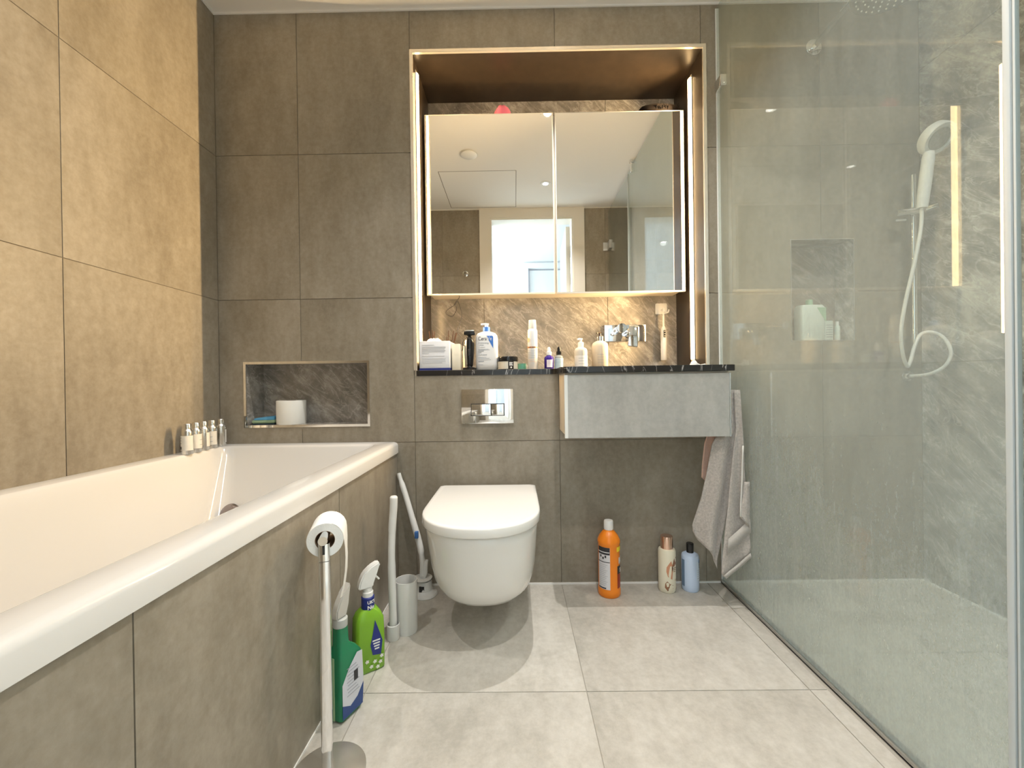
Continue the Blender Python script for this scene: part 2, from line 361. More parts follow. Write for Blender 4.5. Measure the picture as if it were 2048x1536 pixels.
# white silicone joints at the floor
bm = bmesh.new(); add_box(bm, (-.512, -.006, 0), (.82, 0, .006)); add_box(bm, (.845, -.006, 0), (XR, 0, .006)); add_box(bm, (XR-.006, YB, 0), (XR, -.006, .006))
add_box(bm, (-.515, YB, 0), (-.509, -.006, .005))
struct(link('trim_2', bm, SILI), 'white silicone joint along the floor')

# vanity recess: quartzite back, bronze sides and soffit
def lining(name, r, depth, back, side, label, base=True):
    x0, x1, z0, z1 = r
    root = thing(name, label, 'niche'); root['kind'] = 'structure'; del root['category']
    box('side_panel', (x0-.02, .001, z0-.02), (x0+.0005, depth+.02, z1+.02), side, root)
    box('side_panel', (x1-.0005, .001, z0-.02), (x1+.02, depth+.02, z1+.02), side, root)
    box('soffit', (x0+.0006, .001, z1-.0005), (x1-.0006, depth+.02, z1+.02), side, root)
    if base: box('sill', (x0+.0006, .001, z0-.02), (x1-.0006, depth+.02, z0+.0005), side, root)
    return root
vn = lining('trim_3', NICHE, .31, QUARTZ, BRONZE, 'lit recess in the back wall over the basin unit', base=False)
for a, b in ((NICHE[0], -.165), (-.165, .44), (.44, NICHE[1])):
    for c, d in ((NICHE[2]-.02, 1.55), (1.55, NICHE[3])):
        box('tile', (a+.001, .31, c+.001), (b-.001, .322, d-.001), QUARTZ, vn)
box('joint_backing', (NICHE[0], .3125, NICHE[2]-.02), (NICHE[1], .33, NICHE[3]), GROUT, vn)
CHR2 = None
bn = lining('trim_4', BN, .12, QUARTZ, QUARTZ, 'small stone-lined recess above the bath')
box('back_panel', (BN[0], .12, BN[2]), (BN[1], .14, BN[3]), QUARTZ, bn)
sn = lining('trim_5', SN, .10, QUARTZ2, QUARTZ2, 'upright stone-lined recess inside the shower')
box('back_panel', (SN[0], .10, SN[2]), (SN[1], .12, SN[3]), QUARTZ, sn)
def edge_frame(name, r, wd, m, label, sides='ltrb', proud=.002, dep=.02):
    x0, x1, z0, z1 = r; bm = bmesh.new()
    if 'l' in sides: add_box(bm, (x0-wd, -proud, z0-(wd if 'b' in sides else 0)), (x0, dep, z1+wd))
    if 'r' in sides: add_box(bm, (x1, -proud, z0-(wd if 'b' in sides else 0)), (x1+wd, dep, z1+wd))
    if 't' in sides: add_box(bm, (x0, -proud, z1), (x1, dep, z1+wd))
    if 'b' in sides: add_box(bm, (x0, -proud, z0-wd), (x1, dep, z0))
    return struct(link(name, bm, m), label)
edge_frame('trim_6', NICHE, .011, CREAMM, 'pale metal edging around the lit recess', 'ltr', proud=.003, dep=.0005)
bm = bmesh.new(); x0, x1, z0, z1 = NICHE
add_box(bm, (x0, -.002, z0), (x0+.002, .006, z1-.002)); add_box(bm, (x1-.002, -.002, z0), (x1, .006, z1-.002)); add_box(bm, (x0, -.002, z1-.002), (x1, .008, z1))
struct(link('trim_7', bm, CREAMM), 'chrome inner lip of the lit recess')
edge_frame('trim_8', BN, .010, CHROME, 'chrome edging around the recess over the bath', proud=.003, dep=.0008)
edge_frame('trim_9', SN, .003, STEEL, 'thin steel edging around the shower recess', proud=.001, dep=.0005)
# rear doorway: architrave, lining, hall beyond
D = DOORH
dr = thing('door_1', 'white door frame of the bathroom doorway', 'door'); dr['kind'] = 'structure'; del dr['category']
bm = bmesh.new()
add_box(bm, (D[0]-.108, YB, 0), (D[0]-.012, YB+.018, HROOM)); add_box(bm, (D[1]+.012, YB, 0), (D[1]+.111, YB+.018, HROOM)); add_box(bm, (D[0]-.012, YB, D[3]+.012), (D[1]+.012, YB+.018, HROOM))
link('architrave', bm, WOODW, dr)
bm = bmesh.new()
add_box(bm, (D[0]-.03, YB-.13, 0), (D[0], YB+.008, D[3]+.03)); add_box(bm, (D[1], YB-.13, 0), (D[1]+.03, YB+.008, D[3]+.03)); add_box(bm, (D[0], YB-.13, D[3]), (D[1], YB+.008, D[3]+.03))
link('door_lining', bm, WOODW, dr)
for z in (1.78, 2.03, .25):
    h = box('hinge', (D[1]-.003, YB-.125, z-.05), (D[1], YB-.09, z+.05), STEEL, dr)
lf = box('door_leaf', (0, -.04, .01), (.70, 0, 2.27), WOODW, dr, loc=(D[1]+.005, YB-.135, 0), rot=(0, 0, math.radians(-88)))
box('handle_plate', (.62, -.05, .95), (.65, -.04, 1.1), STEEL, lf)
hl = thing('wall_hall', 'white hallway beyond the bathroom door', 'hall'); hl['kind'] = 'structure'; del hl['category']
HX0, HX1, HY0 = -1.70, 1.75, -3.27
bm = bmesh.new(); add_box(bm, (HX0-.1, HY0, -.1), (HX1+.1, YB-.12, -.001)); link('hall_floor', bm, mat('pale_oak_floor', (.50, .44, .37), .35, noise=.15, nscale=8), hl)
box('hall_ceiling', (HX0-.1, HY0, HROOM), (HX1+.1, YB-.12, HROOM+.08), HALLP, hl)
bm = bmesh.new()
for q in rects(HX0-.1, HX1+.1, -.1, HROOM+.1, [(.17, .97, -.2, 2.30)]): slab(bm, 'y', q, HY0-.1, HY0)
link('hall_far_wall', bm, HALLP, hl)
box('hall_right_wall', (HX1, HY0, -.1), (HX1+.1, YB-.12, HROOM+.1), HALLP, hl)
bm = bmesh.new()
for q in rects(HY0, YB-.12, -.1, HROOM+.1, [(-3.1, -2.0, .35, 2.25)]): slab(bm, 'x', q, HX0-.1, HX0)
link('hall_left_wall', bm, HALLP, hl)
bm = bmesh.new()
for q in rects(XL-.6, XR+.3, -.1, HROOM+.1, [(D[0]-.03, D[1]+.03, -.2, D[3]+.03)]): slab(bm, 'y', q, YB-.126, YB-.121)
link('hall_near_wall', bm, HALLP, hl)
d2 = thing('door_2', 'white panelled door across the hallway', 'door'); d2['kind'] = 'structure'; del d2['category']
box('door_leaf', (.19, HY0-.05, 0), (.95, HY0-.02, 2.28), HALLP, d2)
bm = bmesh.new(); add_box(bm, (.10, HY0, 0), (.17, HY0+.02, HROOM-.02)); add_box(bm, (.97, HY0, 0), (1.04, HY0+.02, HROOM-.02)); add_box(bm, (.17, HY0, 2.30), (.97, HY0+.02, HROOM-.02)); link('architrave', bm, HALLP, d2)
wn = thing('window_1', 'tall white-framed window in the hallway', 'window'); wn['kind'] = 'structure'; del wn['category']
bm = bmesh.new()
for a, b in (((-3.1, .35), (-3.05, 2.25)), ((-2.05, .35), (-2.0, 2.25)), ((-3.05, .35), (-2.05, .40)), ((-3.05, 2.20), (-2.05, 2.25)), ((-2.57, .40), (-2.53, 2.20))):
    add_box(bm, (HX0-.07, a[0], a[1]), (HX0-.03, b[0], b[1]))
link('frame', bm, WPLA, wn)

# ceiling lamps and vent
DN = ['ceiling downlight nearest the doorway, between bath and shower', 'ceiling downlight in front of the mirror cabinet', 'ceiling downlight over the bathtub', 'ceiling downlight over the shower floor']
for (x, y), lb in zip(DOWN, DN):
    t = thing('downlight', lb, 'ceiling light', (x, y, HROOM), group='recessed ceiling downlights')
    lathe('bezel', [(.022, 0), (.022, -.004), (.040, -.004), (.042, 0)], WPLA, t, caps=(False, False))
    lathe('lamp_face', [(.0215, -.001), (.0215, -.003)], LAMPE, t)
t = thing('downlight', 'downlight in the white hallway ceiling', 'ceiling light', (0, -2.58, HROOM))
lathe('bezel', [(.022, 0), (.022, -.004), (.044, -.004), (.046, 0)], WPLA, t, caps=(False, False)); lathe('lamp_face', [(.0215, -.001), (.0215, -.003)], LAMPE, t)
t = thing('ceiling_vent', 'round white extractor vent in the ceiling', 'vent', (-.31, -.75, HROOM))
lathe('cover', [(.052, -.004), (.056, -.008), (.050, -.012), (.01, -.013)], WPLA, t); lathe('rim', [(.058, 0), (.062, -.004), (.060, -.004)], GPLA, t)
t = thing('robe_hook', 'small round chrome robe hook on the rear wall', 'hook', (-.447, YB, 1.812)); lathe('rosette', [(.026, 0), (.026, .006), (.02, .008)], CHROME, t, rot=(-PI/2, 0, 0)); lathe('peg', [(.009, .008), (.009, .03), (.014, .034), (.014, .04)], CHROME, t, rot=(-PI/2, 0, 0))

# ---------------------------------------------------------------- bath
bt = thing('bathtub', 'built-in white acrylic bathtub along the left wall', 'bathtub', (0, 0, 0))
def ring(x0, x1, y0, y1, r, z): return [(a, b, z) for a, b in rrect(x0, x1, y0, y1, r, 8)]
ox0, ox1, oy0, oy1 = XL+.001, -.506, YB+.001, -.001
rs = [ring(ox0, ox1, oy0, oy1, .004, .553), ring(ox0, ox1, oy0, oy1, .004, .584), ring(ox0, ox1-.003, oy0, oy1, .005, .592), ring(ox0, ox1-.010, oy0, oy1, .006, .5965), ring(ox0, ox1-.018, oy0, oy1, .007, .598),
      ring(-1.192, -.572, -1.585, -.060, .035, .598), ring(-1.188, -.578, -1.580, -.064, .037, .596), ring(-1.184, -.583, -1.576, -.068, .040, .588),
      ring(-1.178, -.590, -1.565, -.075, .045, .560), ring(-1.125, -.640, -1.48, -.215, .08, .30), ring(-1.105, -.66, -1.45, -.255, .10, .235), ring(-1.07, -.69, -1.40, -.31, .12, .20), ring(-1.0, -.76, -1.3, -.42, .10, .185)]
bm = bmesh.new(); add_rings(bm, rs, cap0=False); link('tub', bm, ACRY, bt, 50)
lathe('overflow', [(.034, 0), (.034, .010), (.030, .014), (.02, .016)], mat('dark_chrome', (.30, .27, .28), .18, .9), bt, loc=(-1.075, -.195, .368), rot=(math.radians(60), 0, 0))
lathe('waste', [(.034, 0), (.034, .006), (.026, .010)], CHROME, bt, loc=(-.88, -.5, .185))
bp_ = thing('bath_panel', 'tiled panel under the outer rim of the bath', 'panel')
box('backing', (-.535, YB+.002, 0), (-.5195, -.001, .553), GROUT, bp_)
for a, b in ((YB+.002, -1.184), (-1.184, -.566), (-.566, -.001)):
    box('tile', (-.522, a+.0012, .004), (-.512, b-.0012, .552), TILE, bp_)

# five aluminium travel bottles on the bath corner
ALU = mat('satin_aluminium', (.72, .71, .68), .25, 1); LAB = mat('pale_paper_label', (.74, .72, .67), .6, noise=.08, nscale=60)
def mini(lbl, x, y, r, rz, dark):
    t = thing('travel_bottle', lbl, 'bottle', (x, y, .5985), rz, 'aluminium travel bottles on the bath corner')
    lathe('body', [(r*.95, 0), (r, .002), (r, .076), (r*.93, .083), (r*.72, .087), (r*.66, .091)], ALU, t)
    lathe('cap', [(r*.70, .0895), (r*.70, .106), (r*.62, .108)], ALU, t)
    curved('label', r, -1.5, 1.5, .014, .066, LAB, t)
    if dark:
        curved('printed_square', r, -1.0, -.55, .018, .028, DINK, t, off=.0009)
        for k in range(3): curved('printed_line', r, -1.0, -.5, .058-.01*k, .060-.01*k, INK, t, off=.0009, n=4)
    else:
        for k in range(2): curved('printed_line', r, -.3, .6, .026+.018*k, .0275+.018*k, INK, t, off=.0009, n=4)
mini('aluminium travel bottle nearest the viewer, dark square on its label', -1.192, -.245, .0185, .2, True)
mini('second aluminium travel bottle from the front of the bath-corner row', -1.196, -.200, .0175, 1.6, False)
mini('middle one of the five aluminium travel bottles on the bath corner', -1.200, -.156, .0175, 2.6, False)
mini('fourth aluminium travel bottle, beside the one against the back wall', -1.204, -.108, .0175, .1, False)
mini('aluminium travel bottle farthest back, close to the back wall', -1.208, -.055, .0180, 2.9, False)

# recess over the bath: white roll and sponge
t = thing('toilet_roll', 'white paper roll standing in the recess over the bath', 'toilet roll', (-.978, .05, BN[2]))
bm = bmesh.new(); add_lathe(bm, [(.020, .0), (.056, .0), (.0575, .003), (.0575, .097), (.056, .100), (.020, .100), (.020, 0)], 40, cap0=False, cap1=False); link('paper', bm, mat('smooth_white_paper', (.80, .80, .76), .85), t, 40)
lathe('core', [(.0195, 0), (.0195, .1)], CARD, t, caps=(False, False))
t = thing('sponge', 'green and blue bath sponge beside the white roll', 'sponge', (-1.083, .045, BN[2]), .1)
SGM = mat('green_sponge', (.30, .42, .27), .9, bump=.6, bscale=220); SBM = mat('blue_scourer', (.10, .33, .55), .9, bump=.8, bscale=300)
box('foam_layer', (-.046, -.03, .005), (.046, .03, .020), SGM, t, bev=.006); box('dark_base', (-.045, -.028, 0), (.045, .028, .005), mat('dark_pad', (.02, .05, .08), .8), t, bev=.002)
bm = bmesh.new(); add_rings(bm, [[(x, y, .020) for x, y in rrect(-.042, .042, -.028, .028, .01, 4)], [(x, y, .026+.008*max(0, x/.04)) for x, y in rrect(-.040, .042, -.027, .027, .01, 4)], [(x, y, .028+.009*max(0, x/.04)) for x, y in rrect(-.034, .036, -.02, .02, .01, 4)]]); link('scourer_layer', bm, SBM, t, 50)

# ---------------------------------------------------------------- toilet
tl = thing('toilet', 'white wall-hung toilet with its lid closed', 'toilet', (-.133, 0, 0))
def Dring(hw, y0, ys, yf, z, n=22, rb=.012, p=2.2):
    pts = [(hw-rb, y0), (hw, y0-rb), (hw, (y0+ys)/2), (hw, ys)]
    for i in range(1, n):
        a = PI*i/n; c, s = math.cos(a), math.sin(a)
        pts.append((hw*math.copysign(abs(c)**(2/p), c), ys-(ys-yf)*abs(s)**(2/p)))
    pts += [(-hw, ys), (-hw, (y0+ys)/2), (-hw, y0-rb), (-hw+rb, y0)]
    return [(a, b, z) for a, b in pts]
bm = bmesh.new()
add_rings(bm, [Dring(h, -.001, ys, yf, z) for h, ys, yf, z in ((.100, -.17, -.330, .110), (.132, -.19, -.372, .115), (.150, -.21, -.402, .128), (.161, -.23, -.430, .150), (.170, -.26, -.466, .190), (.176, -.285, -.497, .245), (.1795, -.31, -.522, .310), (.1815, -.33, -.537, .365), (.1825, -.335, -.541, .388), (.178, -.335, -.537, .392))])
link('bowl', bm, PORC, tl, 60)
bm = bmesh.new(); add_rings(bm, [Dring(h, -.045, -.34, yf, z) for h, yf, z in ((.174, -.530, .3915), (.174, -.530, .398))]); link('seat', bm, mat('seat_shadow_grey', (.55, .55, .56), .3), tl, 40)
bm = bmesh.new(); add_rings(bm, [Dring(h, y0, -.345, yf, z, rb=rb) for h, y0, yf, z, rb in ((.186, -.057, -.547, .3965, .012), (.190, -.053, -.551, .398, .012), (.1915, -.052, -.5525, .401, .012), (.1915, -.052, -.5525, .4225, .012), (.1902, -.0533, -.5512, .4262, .012), (.187, -.056, -.548, .4282, .013), (.178, -.064, -.539, .4290, .014))]); link('lid', bm, WPLA if False else PORC, tl, 50)
box('hinge_block', (-.13, -.052, .39), (.13, -.02, .418), PORC, tl, bev=.006)

# flush plate
fp = thing('flush_plate', 'polished chrome dual flush plate above the toilet', 'flush plate', (-.133, 0, .741))
box('plate', (-.108, -.012, -.071), (.108, 0, .071), CHROME, fp, bev=.002)
box('button', (-.066, -.0155, -.037), (.014, -.012, .009), CHROME, fp, bev=.0015); box('button', (.0165, -.0155, -.037), (.068, -.012, .009), CHROME, fp, bev=.0015)
bm = bmesh.new(); add_box(bm, (-.0685, -.0125, -.0395), (.0705, -.0118, .0115)); link('button_gap', bm, MBLACK, fp)

# ---------------------------------------------------------------- vanity, worktop
va = thing('vanity_unit', 'wall-hung vanity drawer unit with cement-look front', 'cabinet', (0, 0, 0))
box('carcass', (.164, -.205, .642), (.758, -.001, .869), CABW, va)
box('drawer_front', (.172, -.222, .634), (.752, -.206, .862), CABF, va)
box('edge_strip', (.160, -.223, .634), (.1715, -.205, .862), CABE, va); box('edge_strip', (.7525, -.223, .634), (.757, -.205, .862), CHROME, va)
wt = thing('worktop', 'black white-veined marble worktop over flush plate and vanity', 'worktop')
pts = [(-.4255, .309), (-.4255, -.004), (.128, -.004)]
for i in range(7):
    a = PI/2*i/6; pts.append((.128+.022*math.sin(a), -.026+.022*math.cos(a)))
pts += [(.150, -.190)]
for i in range(1, 7):
    a = PI/2*i/6; pts.append((.175-.025*math.cos(a), -.205-.025*math.sin(a)))
pts += [(.765, -.230), (.772, -.224), (.772, -.012), (.774, -.004), (.774, .309)]
prism('slab', pts, .870, .892, BMARB, wt, axis='z', bev=.0012)
SHELF = .8925

# ---------------------------------------------------------------- mirror cabinet
mc = thing('mirror_cabinet', 'two-door mirrored cabinet in the lit recess', 'mirror cabinet')
box('carcass', (-.405, .186, 1.249), (.755, .309, 2.055), CABW, mc)
for nm, a, b in (('l', -.414, .170), ('r', .178, .762)):
    d = box('door', (a, .168, 1.240), (b, .185, 2.061), CABE, mc, bev=.001)
    box('mirror', (a+.004, .1665, 1.246), (b-.004, .1682, 2.056), MIRR, d)
# LED lines
for nm, x, s, lb in (('l', NICHE[0], 1, 'warm LED light line on the left side of the recess'), ('r', NICHE[1], -1, 'warm LED light line on the right side of the recess')):
    t = thing('led_light', lb, 'light', group='vertical LED lines flanking the mirror cabinet')
    z0, z1 = .93, 2.168
    y0 = .107 if nm == 'r' else .050
    box('channel', (min(x+s*.0006, x+s*.003), y0-.001, z0-.01), (max(x+s*.0006, x+s*.003), y0+.037, z1+.01), CREAMM, t)
    bm = bmesh.new(); rings = []
    add_rings(bm, [[(x+s*(.003+.007*math.sin(PI*i/8)), y0+.018-.014*math.cos(PI*i/8), z) for i in range(9)] for z in (z0, z1)])
    link('diffuser', bm, LED, t, 60)

# things on top of the mirror cabinet
t = thing('pink_cloth', 'crumpled pink cloth item on top of the mirror cabinet', 'cloth', (-.058, .21, 2.0555))
PINK = mat('pink_fabric', (.75, .18, .28), .8)
bm = bmesh.new(); add_rings(bm, [[(.038*k*math.cos(2*PI*i/14)*(1+.2*math.sin(3*i)), .025*k*math.sin(2*PI*i/14), z+.006*math.sin(2.3*i)*k) for i in range(14)] for k, z in ((.9, 0.006), (1.0, .018), (.86, .042), (.62, .058), (.3, .067))]); link('crumple', bm, PINK, t, True)
t = thing('hairbrush', 'dark oval hairbrush lying on top of the mirror cabinet', 'brush', (.665, .205, 2.0555))
bm = bmesh.new(); add_rings(bm, [[(.098*k*math.cos(2*PI*i/20), .03*k*math.sin(2*PI*i/20), z) for i in range(20)] for k, z in ((.9, 0), (1, .010), (.99, .030), (.86, .044), (.5, .053))]); link('head', bm, mat('dark_brown_brush', (.012, .009, .008), .85, spec=.1), t, 60)
bm = bmesh.new()
for i in range(26):
    a = random.uniform(-.03, .085); bx = a; add_tube(bm, [(bx, random.uniform(-.03, -.01), .012), (bx+.004, random.uniform(-.038, -.030), .035+random.uniform(-.004, .006))], .0010, 5)
o = link('bristles', bm, mat('bristle_black', (.008, .007, .007), .9, spec=.05), t); o['kind'] = 'stuff'

# ---------------------------------------------------------------- items on the worktop
WHITEP = mat('white_card_print', (.78, .79, .82), .55)
t = thing('tissue_box', 'white tissue box with printed lines on the worktop', 'box', (-.355, .02, SHELF), -.03)
box('carton', (-.064, 0, .010), (.064, .13, .124), WHITEP, t, bev=.0015)
box('base_band', (-.0645, -.0005, 0), (.0645, .1305, .010), NAVY, t)
bm = bmesh.new(); add_rings(bm, [[(-.012+.036*k*math.cos(2*PI*i/12), .065+.035*k*math.sin(2*PI*i/12), .124+z+.004*math.sin(3*i)) for i in range(12)] for k, z in ((1, 0), (.8, .008), (.5, .014), (.15, .013))]); link('tissue', bm, PAPER, t, True)
bm = bmesh.new()
for k, (wd, z) in enumerate([(.05, .107), (.10, .099), (.10, .094), (.095, .089), (.10, .084), (.095, .079), (.03, .072), (.095, .060), (.10, .050), (.098, .044), (.10, .038), (.085, .032)]):
    add_box(bm, (-.052, -.0012, z), (-.052+wd, -.0002, z+.0014))
link('small_print_lines', bm, mat('pale_print', (.52, .53, .56), .6), t)
box('carton', (.070, .02, 0), (.106, .15, .112), mat('cream_carton', (.82, .76, .62), .5), t, bev=.002)['label'] = 'cream carton standing behind the white one'
# reed sticks
STK = mat('dark_reed', (.09, .045, .03), .7)
t = thing('reed_diffuser', 'reed diffuser with dark sticks behind the tissue box', 'diffuser', (-.335, .215, SHELF))
lathe('bottle', [(.030, 0), (.031, .004), (.031, .06), (.014, .072), (.012, .09)], mat('amber_glass', (.35, .18, .06), .1), t)
for dx, dy, h in ((.012, -.01, .19), (.034, .0, .19), (.043, .008, .182), (.050, -.004, .182), (.0, .01, .165)):
    tube('reed', [(.0, 0, .02), (dx, dy, h)], .0022, STK, t, seg=6)
t = thing('makeup_brush_pot', 'dark brushes leaning in the left corner of the recess', 'brush pot', (-.392, .19, SHELF))
lathe('pot', [(.024, 0), (.024, .09), (.021, .09), (.021, .01)], MBLACK, t)
for dx, h in ((-.014, .185), (-.002, .190), (.006, .185), (.016, .150)):
    tube('brush_handle', [(.0, 0, .02), (dx, -.01, h-.02), (dx*1.2, -.012, h)], [.002, .003, .0022], STK, t, seg=6)
# shaver
t = thing('electric_shaver', 'black electric foil shaver standing on its charging stand', 'shaver', (-.212, .06, SHELF))
SILV = mat('satin_silver_plastic', (.42, .41, .39), .25, .8)
bm = bmesh.new(); add_rings(bm, [[(x0+rx*math.cos(2*PI*i/20), ry*math.sin(2*PI*i/20), z) for i in range(20)] for rx, ry, z, x0 in ((.008, .008, .014, .002), (.014, .012, .022, .001), (.0175, .015, .045, 0), (.0205, .016, .085, 0), (.0205, .016, .118, 0), (.017, .014, .134, 0), (.010, .010, .142, 0))]); link('body', bm, BLACK, t, True)
bm = bmesh.new(); prev = None
for i in range(12):
    z = .024+.105*i/11; wv = .0165+.0045*math.sin(PI*i/13)
    c = [bm.verts.new((-wv-.0006, -.004, z)), bm.verts.new((-wv*.72, -.0135, z)), bm.verts.new((-wv*.45, -.0168, z))]
    if prev:
        for k in range(2): bm.faces.new((prev[k], prev[k+1], c[k+1], c[k]))
    prev = c
link('silver_side', bm, SILV, t, True)
box('head', (-.025, -.014, .150), (.027, .014, .168), BLACK, t, bev=.006, seg=3); box('foil', (-.019, -.008, .166), (.021, .008, .172), STEEL, t, bev=.002)
lathe('neck', [(.010, .138), (.008, .146), (.014, .153)], BLACK, t)
box('switch', (-.0045, -.0185, .062), (.006, -.0155, .090), MBLACK, t, bev=.001); lathe('stand', [(.028, 0), (.029, .003), (.029, .010), (.024, .013), (.012, .014), (.009, .022)], BLACK, t)
# charging cable
t = thing('charging_cable', 'thin black cable hanging from the mirror cabinet to the shaver', 'cable', (0, 0, 0))
tube('wire', spline([(-.272, .21, 1.250), (-.273, .215, 1.238), (-.283, .22, 1.225), (-.278, .22, 1.215), (-.266, .22, 1.180), (-.262, .21, 1.150), (-.268, .19, 1.115), (-.276, .17, 1.085), (-.272, .14, 1.062), (-.252, .10, 1.040), (-.240, .08, 1.028), (-.243, .078, 1.010), (-.243, .08, .985), (-.258, .08, .965), (-.276, .078, .950), (-.274, .075, .925), (-.267, .07, .9), (-.262, .07, .8935)], 6), .0016, MBLACK, t, seg=6)
tube('wire_loop', spline([(-.283, .22, 1.225), (-.296, .22, 1.205), (-.312, .22, 1.194), (-.332, .22, 1.180), (-.337, .22, 1.166), (-.324, .22, 1.155), (-.306, .22, 1.153), (-.294, .22, 1.168), (-.287, .22, 1.185), (-.289, .22, 1.198)], 6), .0014, MBLACK, t, seg=6)
tube('cable_tie', [(-.286, .219, 1.222), (-.297, .219, 1.203)], .0035, MBLACK, t, seg=6)
# lotion bottle
t = thing('lotion_bottle', 'large white pump lotion bottle with a blue wedge and CeraVe print', 'bottle', (-.139, .085, SHELF))
CREAMB = mat('white_hdpe', (.80, .80, .80), .35)
bm = bmesh.new(); add_rings(bm, [[(x, y, z) for x, y in rrect(-hw, hw, -hd, hd, r, 5)] for hw, hd, r, z in ((.044, .024, .02, 0), (.047, .027, .022, .004), (.049, .028, .022, .03), (.049, .028, .022, .135), (.046, .026, .022, .150), (.038, .022, .019, .160), (.022, .018, .016, .166), (.013, .013, .012, .168))]); link('body', bm, CREAMB, t, 50)
BLU = mat('lotion_blue', (.06, .20, .62), .4)
lathe('collar', [(.0155, .166), (.0155, .186), (.013, .188)], BLU, t)
tube('spout', [(0, 0, .186), (0, 0, .197)], .008, CREAMB, t); tube('spout_nozzle', [(.010, 0, .199), (-.004, 0, .201), (-.024, -.002, .199)], .0042, CREAMB, t)
yb = -.0285
bm = bmesh.new()
bm.faces.new([bm.verts.new((a, yb, z)) for a, z in ((.001, .147), (.026, .147), (.030, .143), (.030, .092))]); link('blue_wedge', bm, BLU, t)
text('brand_print', 'Cera', .0225, mat('slate_print', (.06, .065, .09), .5), t, (-.035, yb-.0002, .128), sx=.82); text('brand_print', 'Ve', .0225, CREAMB, t, (.0035, yb-.0006, .128), sx=.85)
text('name_print', 'Moisturizing\nLotion', .0092, INK, t, (-.035, yb-.0002, .114)); text('name_print', 'Lait\nHydratant', .0092, INK, t, (-.035, yb-.0002, .073))
bm = bmesh.new()
for wd, z, h in ((.030, .097, .0012), (.044, .089, .0012), (.050, .086, .0012), (.024, .080, .003), (.034, .055, .0012), (.048, .050, .0012), (.054, .044, .0012), (.024, .036, .003), (.020, .022, .0012)):
    add_box(bm, (-.035, yb-.0004, z), (-.035+wd, yb, z+h))
link('small_print_lines', bm, INK, t)
# cream jar
t = thing('cream_jar', 'round cream jar with black lid and black label', 'jar', (-.048, .06, SHELF))
lathe('jar', [(.040, 0), (.043, .003), (.043, .034), (.040, .036)], mat('cream_jar_glass', (.70, .66, .56), .25), t, seg=36)
lathe('lid', [(.044, .0355), (.0445, .038), (.0445, .052), (.042, .0555), (.02, .056)], BLACK, t, seg=36); lathe('foot', [(.0435, 0), (.0435, .003)], BLACK, t, seg=36)
curved('label', .0432, .05, .62, .003, .034, MBLACK, t)
for z_, a_ in ((.027, .50), (.022, .46), (.017, .52)): curved('print_bar', .0432, .16, a_, z_, z_+.0032, CREAMB, t, off=.001, n=4)
lathe('emblem', [(.0035, 0), (.0035, .0006)], CREAMB, t, loc=(.0148, -.0415, .009), rot=(PI/2, 0, .34))
# teal glass
t = thing('glass_pot', 'small empty teal glass pot beside the black-lidded jar', 'pot', (.014, .105, SHELF))
TEAL = mat('teal_glass', (.35, .72, .62), .08, trans=.8); lathe('pot', [(.017, 0), (.019, .002), (.019, .028), (.0165, .028), (.0165, .005), (.004, .004)], TEAL, t)
# mousse can
t = thing('mousse_can', 'tall white mousse can with orange band and clear cap', 'can', (.059, .052, SHELF))
MC = mat('white_can', (.80, .81, .82), .22, .1); lathe('body', [(.020, 0), (.0215, .002), (.0215, .160), (.020, .168), (.0165, .172)], MC, t, seg=32)
lathe('cap', [(.0165, .172), (.0172, .174), (.0160, .205), (.0152, .210), (.006, .212)], mat('cap_pale', (.83, .80, .74), .15), t, seg=32)
ORP = mat('orange_print', (.65, .27, .10), .5); PEA = mat('peach_print', (.86, .55, .33), .5)
curved('orange_band', .0216, -1.4, 1.4, .090, .096, ORP, t)
for a_ in (-.85, -.5, -.1, .2): curved('print_bar', .0216, a_, a_+.22, .0912, .0950, MBLACK, t, off=.001, n=3)
curved('sun_motif', .0216, 0, 0, 0, 0, PEA, t, pts=[(-.95+.42*math.cos(2*PI*i/16), .124+.010*math.sin(2*PI*i/16)) for i in range(16)])
for k in range(7): curved('small_print', .0216, -1.0, .45-.1*(k % 3), .080-.008*k, .0812-.008*k, PEA if k > 4 else INK, t, n=6)
# dropper bottles
def dropper(lbl, x, y, r, h, body, cap, lab, clear):
    t = thing('dropper_bottle', lbl, 'bottle', (x, y, SHELF), group='dropper bottles on the worktop')
    lathe('body', [(r*.92, 0), (r, .002), (r, h*.82), (r*.88, h*.92), (r*.5, h), (r*.48, h+.004)], body, t)
    lathe('collar', [(r*.56, h+.002), (r*.58, h+.016), (r*.40, h+.018)], cap, t); lathe('rubber_bulb', [(r*.36, h+.017), (r*.36, h+.030), (r*.2, h+.037)], cap, t)
    if clear: curved('label', r, -1.35, 1.35, .003, h*.78, lab, t)
    else: curved('label', r, -.55, .62, .008, .040, lab, t)
    for k in range(3 if not clear else 6): curved('small_print', r, -.35 if not clear else -.9, .4 if not clear else .7-.3*(k % 2), (.022 if not clear else .008)+.0062*k, (.0228 if not clear else .0092)+.0062*k, INK if not clear else mat('teal_ink', (.12, .30, .36), .5), t, off=.001, n=4)
dropper('deep purple dropper bottle with white dropper top', .129, .062, .0205, .058, mat('purple_glass', (.035, .015, .22), .08), CREAMB, mat('lilac_label', (.78, .72, .80), .5), False)
dropper('clear dropper bottle with black top and pale blue label', .173, .075, .0195, .060, mat('clear_glass_body', (.62, .66, .66), .08, trans=.6), BLACK, mat('pale_blue_label', (.66, .77, .80), .5), True)
